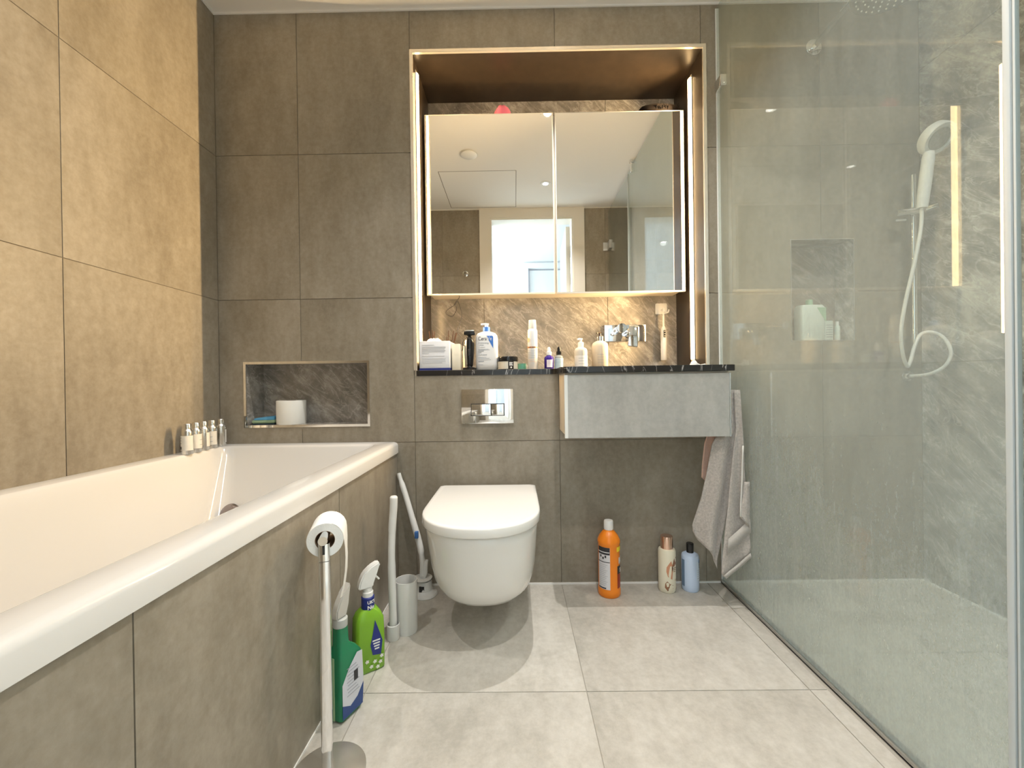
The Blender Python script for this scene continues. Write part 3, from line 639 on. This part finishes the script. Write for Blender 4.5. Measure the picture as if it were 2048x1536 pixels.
# pump bottles
def pump(lbl, x, y, r, h, body, capm, noz, lab, z1):
    t = thing('pump_bottle', lbl, 'bottle', (x, y, SHELF), group='pump bottles on the worktop')
    lathe('body', [(r*.94, 0), (r, .003), (r, h*.80), (r*.93, h*.90), (r*.7, h*.96), (r*.42, h)], body, t, seg=32)
    lathe('collar', [(r*.44, h-.002), (r*.44, h+.019), (r*.38, h+.021)], capm, t); tube('stem', [(0, 0, h+.019), (0, 0, h+.034)], .006, noz, t)
    tube('nozzle', [(.008, 0, h+.035), (-.006, -.003, h+.036), (-.016, -.010, h+.033)], .0035, noz, t)
    if lab: curved('label', r, -1.3, 1.3, .010, z1, lab, t)
    for k in range(4): curved('small_print', r, -.5, .5-.15*(k % 2), z1-.012-.012*k, z1-.0108-.012*k, INK, t, off=.001, n=4)
FROST = mat('frosted_bottle', (.74, .70, .62), .25, trans=.25)
pump('frosted pump bottle with white pump, left of the larger one', .272, .10, .029, .096, FROST, CREAMB, CREAMB, mat('white_label', (.80, .77, .72), .5), .058)
pump('large pale hand-wash bottle with chrome collar and dark nozzle', .362, .13, .036, .125, mat('pale_soap_body', (.80, .72, .58), .12, trans=.3), CHROME, mat('brown_nozzle', (.05, .03, .02), .3), None, .075)

# basin tap
tp = thing('basin_tap', 'wall-mounted chrome basin tap with lever handle', 'tap', (.521, .31, 1.070))
box('plate', (-.101, -.010, -.041), (.101, 0, .041), CHROME, tp, bev=.002)
tube('spout', spline([(-.040, -.01, .012), (-.046, -.09, .012), (-.056, -.150, .008), (-.058, -.165, -.004)], 5), .018, CHROME, tp, seg=20)
lathe('aerator', [(.021, 0), (.021, .012), (.017, .013)], CHROME, tp, loc=(-.059, -.166, .004), rot=(PI/2, 0, 0))
lathe('valve', [(.024, 0), (.024, .055), (.021, .058)], CHROME, tp, loc=(.018, -.005, -.002), rot=(PI/2, 0, 0))
box('lever', (-.024, -.012, -.085), (.024, .0, .020), CHROME, tp, bev=.005, loc=(.026, -.060, .008), rot=(math.radians(-14), math.radians(8), -.05))
# toothbrush and its hook
t = thing('wall_hook', 'white adhesive hook on the stone splashback', 'hook', (.699, .31, 1.186))
box('base', (-.028, -.006, -.027), (.028, 0, .027), WPLA, t, bev=.0055, seg=3); tube('peg', spline([(0, -.006, -.004), (0, -.022, -.012), (.004, -.030, -.010)], 4), .004, WPLA, t); tube('side_hook', spline([(.018, -.006, -.022), (.030, -.010, -.018), (.034, -.012, -.004)], 4), .004, WPLA, t)
t = thing('electric_toothbrush', 'white electric toothbrush hanging from the adhesive hook', 'toothbrush', (.697, .272, .935))
lathe('handle', [(.0125, 0), (.014, .002), (.014, .115), (.012, .150), (.006, .162)], WPLA, t); lathe('neck', [(.0045, .160), (.004, .215), (.0035, .235)], WPLA, t)
box('brush_head', (-.005, -.010, .230), (.005, .0, .250), WPLA, t, bev=.002); box('display', (-.005, -.0155, .108), (.005, -.0132, .142), BLACK, t, bev=.0008)
for k in range(3): lathe('button', [(.003, 0), (.003, .0012)], SILV, t, loc=(0, -.0155, .114+.011*k), rot=(PI/2, 0, 0))
t = thing('floss_pick', 'small crumpled white wrapper at the right end of the worktop', 'wrapper', (.735, .0, SHELF))
bm = bmesh.new(); add_rings(bm, [[(-.012+.016*k*math.cos(2*PI*i/12)*(1+.2*math.sin(4*i)), .01*k*math.sin(2*PI*i/12), z+.002*math.sin(2*i)) for i in range(12)] for k, z in ((1, .003), (1, .010), (.7, .020), (.3, .026))]); link('wad', bm, PAPER, t, True)
tube('tail', [(-.002, 0, .012), (.012, -.002, .006), (.033, -.004, .010)], [.005, .003, .0025], PAPER, t)

# ---------------------------------------------------------------- shower
GX = .832
gs = thing('shower_screen', 'fixed frameless glass shower screen with water marks', 'shower screen')
box('pane', (GX-.004, -.990, .012), (GX+.004, -.004, 2.362), SGLASS, gs)
bm = bmesh.new(); add_box(bm, (GX-.010, -.985, 0), (GX-.005, -.001, .014)); add_box(bm, (GX+.005, -.985, 0), (GX+.010, -.001, .014)); add_box(bm, (GX-.010, -.985, -.001), (GX+.010, -.001, .004)); link('floor_channel', bm, STEEL, gs)
bm = bmesh.new(); add_box(bm, (GX-.007, -.004, .012), (GX+.007, -.0005, 2.362)); link('wall_seal', bm, WPLA, gs)
box('wall_clamp', (GX-.012, -.050, 2.015), (GX+.012, -.001, 2.060), CHROME, gs, bev=.001)
cp = lathe('ceiling_clamp', [(.013, 0), (.013, -.02), (.008, -.022), (.008, -.085), (.005, -.088)], CHROME, gs, loc=(GX-.014, -.86, HROOM))
SEAL = mat('clear_pvc_seal', (.50, .53, .53), .3)
box('edge_seal', (GX-.0045, -1.001, .02), (GX+.0055, -.990, 2.355), SEAL, gs, bev=.0015)
gd = thing('hinged_shower_screen', 'hinged glass shower door next to the fixed screen', 'shower door')
box('pane', (GX-.004, YB+.012, .015), (GX+.004, -1.0085, 2.345), DGLASS, gd)
box('edge_seal', (GX-.0042, -1.0085, .02), (GX+.0042, -1.0045, 2.345), SEAL, gd, bev=.001)
for z in (2.035, .30):
    box('hinge', (GX-.014, YB+.001, z-.036), (GX+.014, YB+.085, z+.036), STEEL, gd, bev=.002); box('hinge_plate', (GX-.05, YB+.0005, z-.036), (GX+.05, YB+.008, z+.036), STEEL, gd, bev=.002)
# floor drain
dn = thing('floor_drain', 'tiled rectangular drain grate in the shower floor', 'drain')
box('tray', (DR[0]+.002, DR[2]+.002, -.012), (DR[1]-.002, DR[3]-.002, -.009), STEEL, dn)
box('insert', (DR[0]+.006, DR[2]+.006, -.009), (DR[1]-.006, DR[3]-.006, -.005), mat('drain_grey', (.16, .165, .16), .4, noise=.2, nscale=30), dn)
# rain head
rh = thing('rain_shower', 'overhead chrome rain shower on a wall arm', 'shower head', (1.225, 0, 2.195))
lathe('flange', [(.032, 0), (.032, .006), (.028, .009)], CHROME, rh, loc=(0, 0, 0), rot=(PI/2, 0, 0)); tube('arm', spline([(0, -.004, 0), (-.005, -.2, .004), (-.01, -.34, .004), (-.012, -.368, -.006), (-.012, -.376, -.06)], 5), .0115, CHROME, rh, seg=14)
lathe('head', [(.012, -.025), (.02, -.048), (.11, -.056), (.114, -.062), (.112, -.067), (.05, -.068)], mat('shower_head_grey', (.33, .33, .31), .3, .6), rh, seg=40, loc=(-.012, -.376, -.036))
bm = bmesh.new()
for k in range(1, 6):
    for i in range(6*k):
        a = 2*PI*i/(6*k); add_lathe(bm, [(.0028, -.0675), (.0022, -.0705)], 6, cx=-.012+.019*k*math.cos(a), cy=-.376+.019*k*math.sin(a))
o = link('nozzles', bm, WPLA, rh, loc=(0, 0, -.036))
# hand shower on rail
rl = thing('shower_rail', 'chrome slide rail with holder in the shower corner', 'shower rail', (1.585, 0, 0))
tube('rail', [(0, -.045, .975), (0, -.045, 1.645)], .0095, CHROME, rl, seg=16)
for z in (1.0, 1.62):
    tube('bracket', [(0, -.001, z), (0, -.045, z)], .009, CHROME, rl, seg=14)
tube('slider', [(-.078, -.055, 1.490), (.03, -.075, 1.497)], .0135, CHROME, rl, seg=16); tube('clamp_lever', [(-.082, -.052, 1.462), (-.040, -.052, 1.464)], .006, CHROME, rl)
tube('holder', [(.02, -.075, 1.496), (.038, -.11, 1.498)], .014, CHROME, rl)
hs = thing('hand_shower', 'white limescaled hand shower resting in its rail holder', 'hand shower', (1.535, -.13, 1.478))
HSW = mat('chalky_white_plastic', (.74, .75, .73), .5, noise=.14, nscale=45)
ax = Vector((.017, -.012, .205))
tube('handle', [(0, 0, 0), ax*.1, ax*.5, ax*.9, ax], [.0165, .018, .0195, .019, .016], HSW, hs, seg=18)
hd = lathe('head', [(.02, -.022), (.050, -.020), (.057, -.010), (.057, .012), (.053, .018), (.045, .018), (.045, .014), (.03, .0145)], HSW, hs, seg=36, loc=(.033, -.022, .252), rot=(math.radians(128), math.radians(8), math.radians(14)))
lathe('spray_face', [(.038, .0140), (.038, .0165), (.02, .017)], mat('spray_grey', (.36, .36, .33), .5, noise=.3, nscale=120), hd, seg=30)
ho = thing('shower_hose', 'pale flexible hose looping below the hand shower', 'hose', (0, 0, 0))
HOSE = mat('white_hose', (.72, .73, .71), .35)
tube('hose', spline([(1.535, -.13, 1.478), (1.530, -.13, 1.40), (1.505, -.13, 1.27), (1.478, -.125, 1.14), (1.462, -.12, 1.02), (1.476, -.11, .93), (1.502, -.10, .880), (1.520, -.095, .90), (1.545, -.085, .955), (1.580, -.075, 1.005), (1.615, -.085, 1.012), (1.635, -.11, .985), (1.640, -.13, .93), (1.628, -.12, .88), (1.600, -.09, .85), (1.59, -.03, .842), (1.59, -.002, .842)], 8), .0062, HOSE, ho, seg=10)
lathe('outlet', [(.022, 0), (.022, .008), (.012, .010), (.012, .028)], CHROME, ho, loc=(1.59, 0, .842), rot=(PI/2, 0, 0))
# items in the shower recess
t = thing('wash_bottle', 'large translucent white wash bottle with green corner in shower recess', 'bottle', (1.230, .045, SN[2]))
WB = mat('milky_plastic', (.72, .80, .74), .3); GB = mat('soft_green', (.36, .58, .40), .4)
bm = bmesh.new(); add_rings(bm, [[(x, y, z) for x, y in rrect(-hw, hw, -hd_, hd_, .014, 4)] for hw, hd_, z in ((.050, .026, 0), (.052, .028, .005), (.052, .028, .140), (.046, .024, .150), (.016, .014, .152))]); link('body', bm, WB, t, 50)
lathe('cap', [(.013, .151), (.013, .172), (.010, .175)], GB, t)
bm = bmesh.new(); bm.faces.new([bm.verts.new((a, -.0285, z)) for a, z in ((.012, .138), (.050, .138), (.050, .075))]); link('green_corner', bm, GB, t)
t = thing('small_tube', 'small white printed bottle beside the wash bottle in shower recess', 'bottle', (1.305, .045, SN[2]))
box('body', (-.018, -.012, 0), (.018, .012, .085), WB, t, bev=.004)
for k in range(6): box('printed_line', (-.013, -.0126, .015+.010*k), (.013, -.0121, .017+.010*k), INK, t)
t = thing('slim_bottle', 'slim white bottle at the right of the shower recess', 'bottle', (1.347, .045, SN[2]))
lathe('body', [(.009, 0), (.010, .003), (.010, .060), (.006, .066)], WB, t); lathe('cap', [(.0065, .066), (.0065, .082)], WPLA, t)

# ---------------------------------------------------------------- floor bottles under the vanity
t = thing('cleaner_bottle', 'tall orange cleaner bottle with a white cap on the floor', 'bottle', (.343, -.083, 0), .0)
ORG = mat('orange_plastic', (.86, .24, .015), .3)
r = .0435
lathe('body', [(.040, 0), (.0435, .006), (.0435, .024), (.0415, .030), (.0415, .200), (.0435, .206), (.0435, .216), (.036, .232), (.024, .247), (.017, .253), (.016, .258)], ORG, t, seg=36)
lathe('cap', [(.0175, .255), (.0185, .258), (.0180, .286), (.0165, .290), (.006, .292)], CREAMB, t, seg=28)
curved('back_label', .0416, -1.35, -.12, .034, .196, mat('label_grey', (.66, .65, .68), .5), t); curved('dark_band', .0416, -1.35, -.14, .168, .196, DINK, t, off=.001); curved('divider', .0416, -1.35, -.14, .138, .141, DINK, t, off=.001)
curved('pale_stripe', .0416, -1.35, -.18, .176, .179, CREAMB, t, off=.0014)
curved('front_label', .0416, .62, 1.5, .036, .110, mat('dark_red_print', (.32, .03, .01), .4), t); curved('black_panel', .0416, .62, 1.5, .092, .122, DINK, t, off=.001)
curved('yellow_flash', .0416, .55, 1.5, .178, .196, mat('yellow_print', (.85, .66, .03), .4), t, off=.001)
text('front_print', 'M', .034, CREAMB, t, (0, 0, .130), wrap=(.0418, .78), bold=.001); text('front_print', 'S', .022, CREAMB, t, (0, 0, .098), wrap=(.0432, .90), bold=.0008)
for a_, z_ in ((-1.1, .156), (-.85, .150), (-.62, .156)): curved('print_bar', .0416, a_, a_+.16, z_, z_+.009, DINK, t, off=.001, n=3)
for k in range(12): curved('small_print', .0416, -1.2, -.35-.12*(k % 3), .128-.0072*k, .1292-.0072*k, INK, t, off=.001, n=5)
curved('label_foot', .0416, -1.3, -.5, .036, .041, DINK, t, off=.001)
t = thing('shower_cream_bottle', 'cream bottle with brown leaf print and rose-gold cap on the floor', 'bottle', (.579, -.060, 0))
CRM = mat('cream_plastic', (.78, .73, .58), .35)
lathe('body', [(.029, 0), (.0325, .006), (.0335, .02), (.0335, .160), (.031, .167), (.024, .170)], CRM, t, seg=36); lathe('cap', [(.0235, .169), (.0235, .214), (.0225, .218), (.01, .2185)], mat('rose_gold', (.78, .52, .40), .22, .9), t, seg=32)
PK = mat('terracotta_print', (.60, .28, .16), .5); BRN = mat('brown_print', (.30, .14, .07), .5)
curved('leaf_print', .0335, 0, 0, 0, 0, PK, t, pts=[(.15, .130), (-.05, .122), (-.38, .105), (-.42, .088), (-.25, .068), (.2, .058), (.8, .048), (1.1, .052), (.5, .068), (.25, .080), (.2, .095), (.3, .112)])
curved('leaf_print', .0335, 0, 0, 0, 0, BRN, t, pts=[(.25, .110), (.55, .138), (.95, .142), (1.2, .125), (.9, .112), (.5, .106)]); curved('leaf_print', .0335, 0, 0, 0, 0, BRN, t, pts=[(-.32, .050), (-.55, .040), (-.6, .024), (-.3, .012), (-.12, .030), (.4, .022), (1.0, .012), (1.1, .020), (.4, .034), (.0, .040)])
for k in range(3): curved('print_bar', .0335, .40, .95-.1*k, .100-.007*k, .1025-.007*k, BRN, t, off=.0012, n=4)
t = thing('shampoo_bottle', 'pale blue bottle with a black cap on the floor', 'bottle', (.674, -.054, 0))
PB = mat('pale_blue_plastic', (.56, .67, .86), .35)
lathe('body', [(.030, 0), (.0325, .004), (.033, .02), (.033, .134), (.031, .141), (.020, .148), (.014, .149)], PB, t, seg=36); lathe('cap', [(.0138, .148), (.0140, .184), (.012, .186)], BLACK, t)
curved('white_label', .033, .35, 1.2, .045, .120, mat('ice_label', (.62, .72, .86), .4), t); curved('emblem', .033, 0, 0, 0, 0, mat('blue_emblem', (.10, .22, .42), .4), t, off=.0012, pts=[(.95+.24*math.cos(2*PI*i/14), .120+.009*math.sin(2*PI*i/14)) for i in range(14)])
curved('side_print', .033, -1.5, -1.05, .02, .125, mat('slate_blue', (.16, .24, .36), .4), t)
for k in range(5): curved('small_print', .033, .5, 1.1, .055+.008*k, .0565+.008*k, INK, t, off=.0012, n=4)
for k in range(3): curved('print_bar', .033, .80, .95, .094+.006*k, .098+.006*k, DINK, t, off=.0014, n=3)

# ---------------------------------------------------------------- towels
TW = mat('grey_terry', (.45, .41, .375), .95, noise=.42, nscale=150, bump=1.0, bscale=260, sheen=.4)
TWD = mat('grey_terry_band', (.46, .43, .395), .9, noise=.15, nscale=150, sheen=.2)
PE = mat('peach_terry', (.66, .43, .33), .95, noise=.1, nscale=260, bump=1, bscale=400, sheen=.4)
def interp(tab, z):
    for (z0, a), (z1, b) in zip(tab, tab[1:]):
        if z0 >= z >= z1: return a+(b-a)*(z0-z)/(z0-z1)
    return tab[-1][1] if z < tab[-1][0] else tab[0][1]
def sheet(name, left, right, bot, top, y0, fold, m, parent, nu=26, nv=44, th=.004):
    bm = bmesh.new(); g = []
    for j in range(nv+1):
        row = []
        for i in range(nu+1):
            s = i/nu; zb = interp([(1-q, v) for q, v in bot], 1-s); z = top+(zb-top)*j/nv
            a, b = interp(left, z), interp(right, z); row.append(bm.verts.new((a+(b-a)*s, y0+fold(s, z), z)))
        g.append(row)
    for j in range(nv):
        for i in range(nu): bm.faces.new((g[j][i], g[j][i+1], g[j+1][i+1], g[j+1][i]))
    o = link(name, bm, m, parent, True); md = o.modifiers.new('thick', 'SOLIDIFY'); md.thickness = th; md.offset = 0
    return o
tw = thing('hand_towel', 'grey terry hand towel hanging beside the vanity', 'towel')
tube('hook', [(.7575, -.13, .800), (.775, -.13, .800), (.788, -.13, .806)], .005, CHROME, tw)
sheet('back_drape', [(.80, .772), (.64, .764), (.63, .725), (.60, .708), (.50, .690), (.40, .668), (.30, .634), (.24, .640)], [(.80, .790), (.66, .800), (.50, .790), (.30, .752), (.17, .725)],
      [(0, .275), (.12, .245), (.45, .215), (.8, .180), (1, .135)], .800, -.185, lambda s, z: .016*math.sin(s*8+z*3)*(1.1-z), TW, tw)
sheet('front_drape', [(.80, .777), (.66, .784), (.50, .760), (.30, .736), (.125, .722)], [(.80, .797), (.66, .803), (.50, .812), (.36, .823), (.22, .827), (.17, .826)],
      [(0, .135), (.06, .122), (.10, .120), (.55, .160), (.9, .195), (1, .225)], .800, -.205, lambda s, z: -.010*math.sin(s*6+1)*(1-z)+.005*math.sin(z*12+s*3), TW, tw)
def strip(name, pts, y, m, parent, th=.0035):
    bm = bmesh.new(); add_prism(bm, pts, y, y+th); bmesh.ops.triangulate(bm, faces=[f for f in bm.faces if len(f.verts) > 4]); return link(name, bm, m, parent)
sheet('hem', [(.30, .7365), (.125, .7235)], [(.30, .826), (.15, .826)], [(0, .135), (.06, .121), (.10, .119), (.55, .158), (.9, .193), (1, .222)], .0, -.211, lambda s, z: 0, TWD, tw, nv=1) if False else None
def ribbon(name, pa, pb, n, y, m, parent, amp=.001, th=.003):
    bm = bmesh.new(); prev = None
    for i in range(n+1):
        s = i/n; a = Vector(pa[0]).lerp(Vector(pa[1]), s); b = Vector(pb[0]).lerp(Vector(pb[1]), s)
        yy = y+amp*math.sin(9*s)
        c = (bm.verts.new((a.x, yy, a.y)), bm.verts.new((b.x, yy, b.y)))
        if prev: bm.faces.new((prev[0], c[0], c[1], prev[1]))
        prev = c
    o = link(name, bm, m, parent, True); md = o.modifiers.new('thick', 'SOLIDIFY'); md.thickness = th; md.offset = 0; return o
ribbon('hem', ((.7255, .132), (.822, .212)), ((.733, .119), (.826, .196)), 14, -.221, TWD, tw, th=.001)
ribbon('flat_band', ((.742, .262), (.822, .335)), ((.737, .205), (.824, .285)), 14, -.2205, TWD, tw, th=.0008)
ribbon('folded_edge', ((.794, .60), (.782, .345)), ((.799, .60), (.787, .345)), 12, -.226, mat('pale_terry_edge', (.66, .64, .60), .9), tw)
ribbon('folded_edge', ((.799, .47), (.783, .345)), ((.818, .47), (.816, .305)), 12, -.2255, TW, tw)
pt = thing('peach_towel', 'peach towel tucked behind the grey hand towel', 'towel')
sheet('drape', [(.80, .775), (.64, .766), (.63, .705), (.60, .694), (.52, .684), (.44, .680)], [(.80, .79), (.60, .79), (.30, .81)], [(0, .47), (.3, .44), (.6, .36), (1, .27)], .795, -.150, lambda s, z: .006*math.sin(s*9), PE, pt)

# ---------------------------------------------------------------- toilet roll stand and roll
XS, YS, SR = -.432, -.828, math.radians(18)
rsd = thing('roll_stand', 'freestanding chrome toilet roll stand beside the bath', 'roll stand', (XS, YS, 0), SR)
lathe('base', [(.078, 0), (.078, .004), (.075, .006), (.02, .007)], mat('stand_base_satin', (.44, .41, .36), .3, .5), rsd, seg=48)
bm = bmesh.new()
add_rings(bm, [[(x, y, z) for x, y in rrect(-.0110, .0110, -.0110, .0110, .005, 4)] for z in (.006, .462)])
link('pole', bm, CHROME, rsd, 40)
bm = bmesh.new(); add_rings(bm, [[(x, y, z) for x, y in rrect(-.0112, .0112, -.0112, .0112, .005, 4)] for z in (.4635, .500)]); link('top_block', bm, CHROME, rsd, 40)
tube('arm', [(0, -.024, .511), (0, .105, .511)], .0095, CHROME, rsd, seg=20)
box('slot', (-.0025, -.0118, .478), (.0025, -.0108, .499), MBLACK, rsd)
tr = thing('toilet_roll', 'white toilet roll on the chrome stand with a loose sheet', 'toilet roll', (XS-.012*math.sin(SR), YS+.012*math.cos(SR), .511), SR)
bm = bmesh.new(); n = 44; RO = .0375; DZ = -.0105
def rr(r, y): return [(r*math.cos(2*PI*i/n), y, r*math.sin(2*PI*i/n)+DZ) for i in range(n)]
vr = add_rings(bm, [rr(.0202, 0), rr(RO-.001, 0), rr(RO, .0015), rr(RO, .088), rr(RO-.001, .09), rr(.0202, .09)], cap0=False, cap1=False); link('paper', bm, PAPER, tr, 40)
bm = bmesh.new(); add_rings(bm, [rr(.0203, .0), rr(.0203, .09), rr(.0196, .09), rr(.0196, .0), rr(.0203, .0)], cap0=False, cap1=False); link('core', bm, CARD, tr, 40)
bm = bmesh.new(); prev = None
path = [((RO+.0006)*math.cos(a), (RO+.0006)*math.sin(a)+DZ, 0., .088) for a in (1.2, .9, .6, .3, 0)]+[(.039, -.035, .015, .086), (.0385, -.065, .03, .084), (.036, -.100, .04, .08), (.031, -.135, .045, .075), (.024, -.165, .05, .065)]
for x, z, ya, yb_ in path:
    c = (bm.verts.new((x, ya, z)), bm.verts.new((x+.1*ya, (ya+yb_)/2, z)), bm.verts.new((x, yb_, z)))
    if prev: bm.faces.new((prev[0], prev[1], c[1], c[0])); bm.faces.new((prev[1], prev[2], c[2], c[1]))
    prev = c
link('loose_sheet', bm, PAPER, tr, True)

# ---------------------------------------------------------------- spray bottles
def trigger(t, z, m, s=1.0, lean=0):
    prof = [(-.026, .0), (-.022, .020), (-.012, .040), (.006, .054), (.026, .062), (.031, .058), (.030, .050), (.020, .040), (.014, .024), (.012, .0)]
    o = prism('trigger_head', [(a*s, b*s) for a, b in prof], -.012*s, .012*s, m, t, axis='y', bev=.0035); o.location = (0, 0, z)
    tube('trigger', [(.018*s, 0, z+.036*s), (.022*s, 0, z+.022*s), (.030*s, 0, z+.012*s)], .0028, m, t, seg=8)
t = thing('spray_bottle', 'lime green trigger spray bottle with a dark blue neck label', 'spray bottle', (-.462, -.495, 0), .62)
LIME = mat('lime_liquid', (.22, .46, .03), .2)
bm = bmesh.new(); add_rings(bm, [[(x, y, z) for x, y in rrect(-hw, hw, -hd_, hd_, .010, 4)] for hw, hd_, z in ((.036, .022, 0), (.041, .026, .005), (.042, .027, .090), (.040, .026, .150), (.032, .024, .168), (.020, .017, .180))]); link('body', bm, LIME, t, 45)
lathe('neck', [(.0185, .176), (.0185, .212), (.016, .214)], NAVY, t); lathe('collar', [(.0155, .214), (.0155, .226), (.013, .228), (.0125, .240)], WPLA, t)
trigger(t, .240, WPLA, 1.12)
bm = bmesh.new(); bm.faces.new([bm.verts.new((a, -.0278, z)) for a, z in ((.012, .150), (.022, .120), (.033, .085), (.028, .045), (.004, .050), (-.002, .080), (.006, .115))]); bmesh.ops.triangulate(bm, faces=bm.faces[:]); link('front_label', bm, NAVY, t)
[box('print_bar', (.004+.002*k, -.0284, .088-.008*k), (.026-.001*k, -.0279, .092-.008*k), WPLA, t) for k in range(4)]; text('neck_print', "UK'S", .012, WPLA, t, (0, 0, .197), wrap=(.0187, -.35), bold=.0004); text('neck_print', 'No', .015, WPLA, t, (0, 0, .181), wrap=(.0187, -.35), bold=.0006)
WHITEF = mat('daisy_white', (.80, .82, .70), .5)
for fx, fz in ((.010, .030), (.026, .024), (.0, .018), (.030, .040), (.018, .012), (-.012, .036)):
    bm = bmesh.new(); bm.faces.new([bm.verts.new((fx+(.0065 if i % 2 else .0042)*math.cos(2*PI*i/10), -.0282, fz+(.0065 if i % 2 else .0042)*math.sin(2*PI*i/10))) for i in range(10)]); link('flower_print', bm, WHITEF, t)
t = thing('spray_bottle', 'dark green and blue spray bottle with a clear trigger, by the stand', 'spray bottle', (-.462, -.660, 0), 1.15); t.scale = (.80, .84, 1)
DG = mat('dark_green_sleeve', (.015, .20, .09), .25); DB = mat('deep_blue_sleeve', (.02, .06, .22), .25); WS = mat('silver_white_sleeve', (.62, .64, .70), .35)
bm = bmesh.new(); add_rings(bm, [[(x, y, z) for x, y in rrect(-hw+dx, hw+dx, -hd_, hd_, .012, 4)] for hw, hd_, z, dx in ((.038, .022, 0, 0), (.045, .027, .006, 0), (.047, .028, .08, 0), (.045, .027, .150, 0), (.034, .024, .170, -.008), (.021, .019, .185, -.017), (.019, .018, .232, -.018))]); link('body', bm, DG, t, 45)
bm = bmesh.new(); bm.faces.new([bm.verts.new((a, -.0288, z)) for a, z in ((-.040, .012), (.040, .012), (.046, .08), (.042, .148), (.020, .152), (-.012, .128), (-.040, .095))]); bmesh.ops.triangulate(bm, faces=bm.faces[:]); link('back_label', bm, WS, t)
bm = bmesh.new(); bm.faces.new([bm.verts.new((a, -.0294, z)) for a, z in ((-.041, .010), (.041, .010), (.046, .065), (.020, .040), (-.010, .030), (-.041, .045))]); bmesh.ops.triangulate(bm, faces=bm.faces[:]); link('blue_swoosh', bm, DB, t)
box('side_stripe', (-.0485, -.004, .006), (-.0465, .004, .16), mat('pale_green_stripe', (.35, .52, .30), .4), t)
for k in range(9): box('small_print', (-.022+.003*(k % 2), -.0296, .058+.0085*k), (.028-.006*(k % 3), -.0291, .0595+.0085*k), INK, t)
box('bar_panel', (.006, -.0300, .085), (.022, -.0292, .110), DINK, t)
lathe('collar', [(.021, .230), (.022, .232), (.022, .250), (.019, .252)], mat('grey_collar', (.50, .52, .50), .4), t, cx=-.018)
o_ = mat('clear_trigger', (.70, .68, .63), .2, trans=.3)
tt = prism('trigger_head', [(a-.018, b) for a, b in [(-.024, .0), (-.022, .022), (-.010, .042), (.008, .058), (.030, .078), (.036, .072), (.030, .048), (.020, .030), (.016, .0)]], -.012, .012, o_, t, axis='y', bev=.0035); tt.location = (0, 0, .252)

# ---------------------------------------------------------------- toilet brushes
BW = mat('brush_white_plastic', (.76, .76, .74), .32)
t = thing('toilet_brush', 'white toilet brush with a tall pale wand in its cup holder', 'toilet brush', (-.396, -.315, 0), 0)
bm = bmesh.new(); add_lathe(bm, [(.034, .0), (.0355, .004), (.0365, .175), (.0345, .175), (.0335, .006), (.01, .005)], 36); link('holder', bm, BW, t, 40)
bm = bmesh.new(); add_lathe(bm, [(.019, 0), (.0205, .002), (.0205, .048), (.018, .050), (.018, .010), (.004, .010)], 24, cx=-.034, cy=-.042); link('cup', bm, BW, t, 40)
tube('wand', spline([(-.034, -.042, .012), (-.035, -.042, .12), (-.037, -.040, .26), (-.034, -.038, .36), (-.029, -.036, .43), (-.028, -.036, .468)], 6), [.0125]*6+[.0128]*6+[.0115]*6+[.0125]*6+[.0128]*6+[.0095], BW, t, seg=16)
t = thing('toilet_brush', 'white cleaning wand leaning in the corner on its low stand', 'toilet brush', (-.388, -.075, 0), 0)
lathe('stand', [(.048, 0), (.050, .003), (.047, .010), (.034, .016), (.030, .020), (.028, .052), (.026, .056)], BW, t, seg=36)
lathe('dish', [(.008, .056), (.034, .062), (.038, .067), (.034, .068), (.01, .064)], BW, t, seg=36, cx=-.008)
bm = bmesh.new(); add_rings(bm, [[(.0+w_*math.cos(2*PI*i/14)+dx, .5*w_*math.sin(2*PI*i/14), z) for i in range(14)] for w_, dx, z in ((.010, -.006, .064), (.016, -.004, .085), (.013, .0, .11), (.005, .010, .138))]); link('grip_leaf', bm, BW, t, 60)
tube('wand', spline([(-.010, .0, .075), (-.009, .004, .13), (-.022, .012, .20), (-.048, .025, .28), (-.078, .040, .37), (-.108, .052, .455), (-.113, .055, .472)], 5), [.0105]*8+[.0125]*8+[.0115]*8+[.0085]*6+[.006], BW, t, seg=14)
box('blue_tab', (-.036, -.010, .225), (-.022, .004, .252), mat('blue_plastic', (.05, .15, .40), .4), t, bev=.002)
box('slot', (-.016, -.0292, .022), (.004, -.026, .044), MBLACK, t)
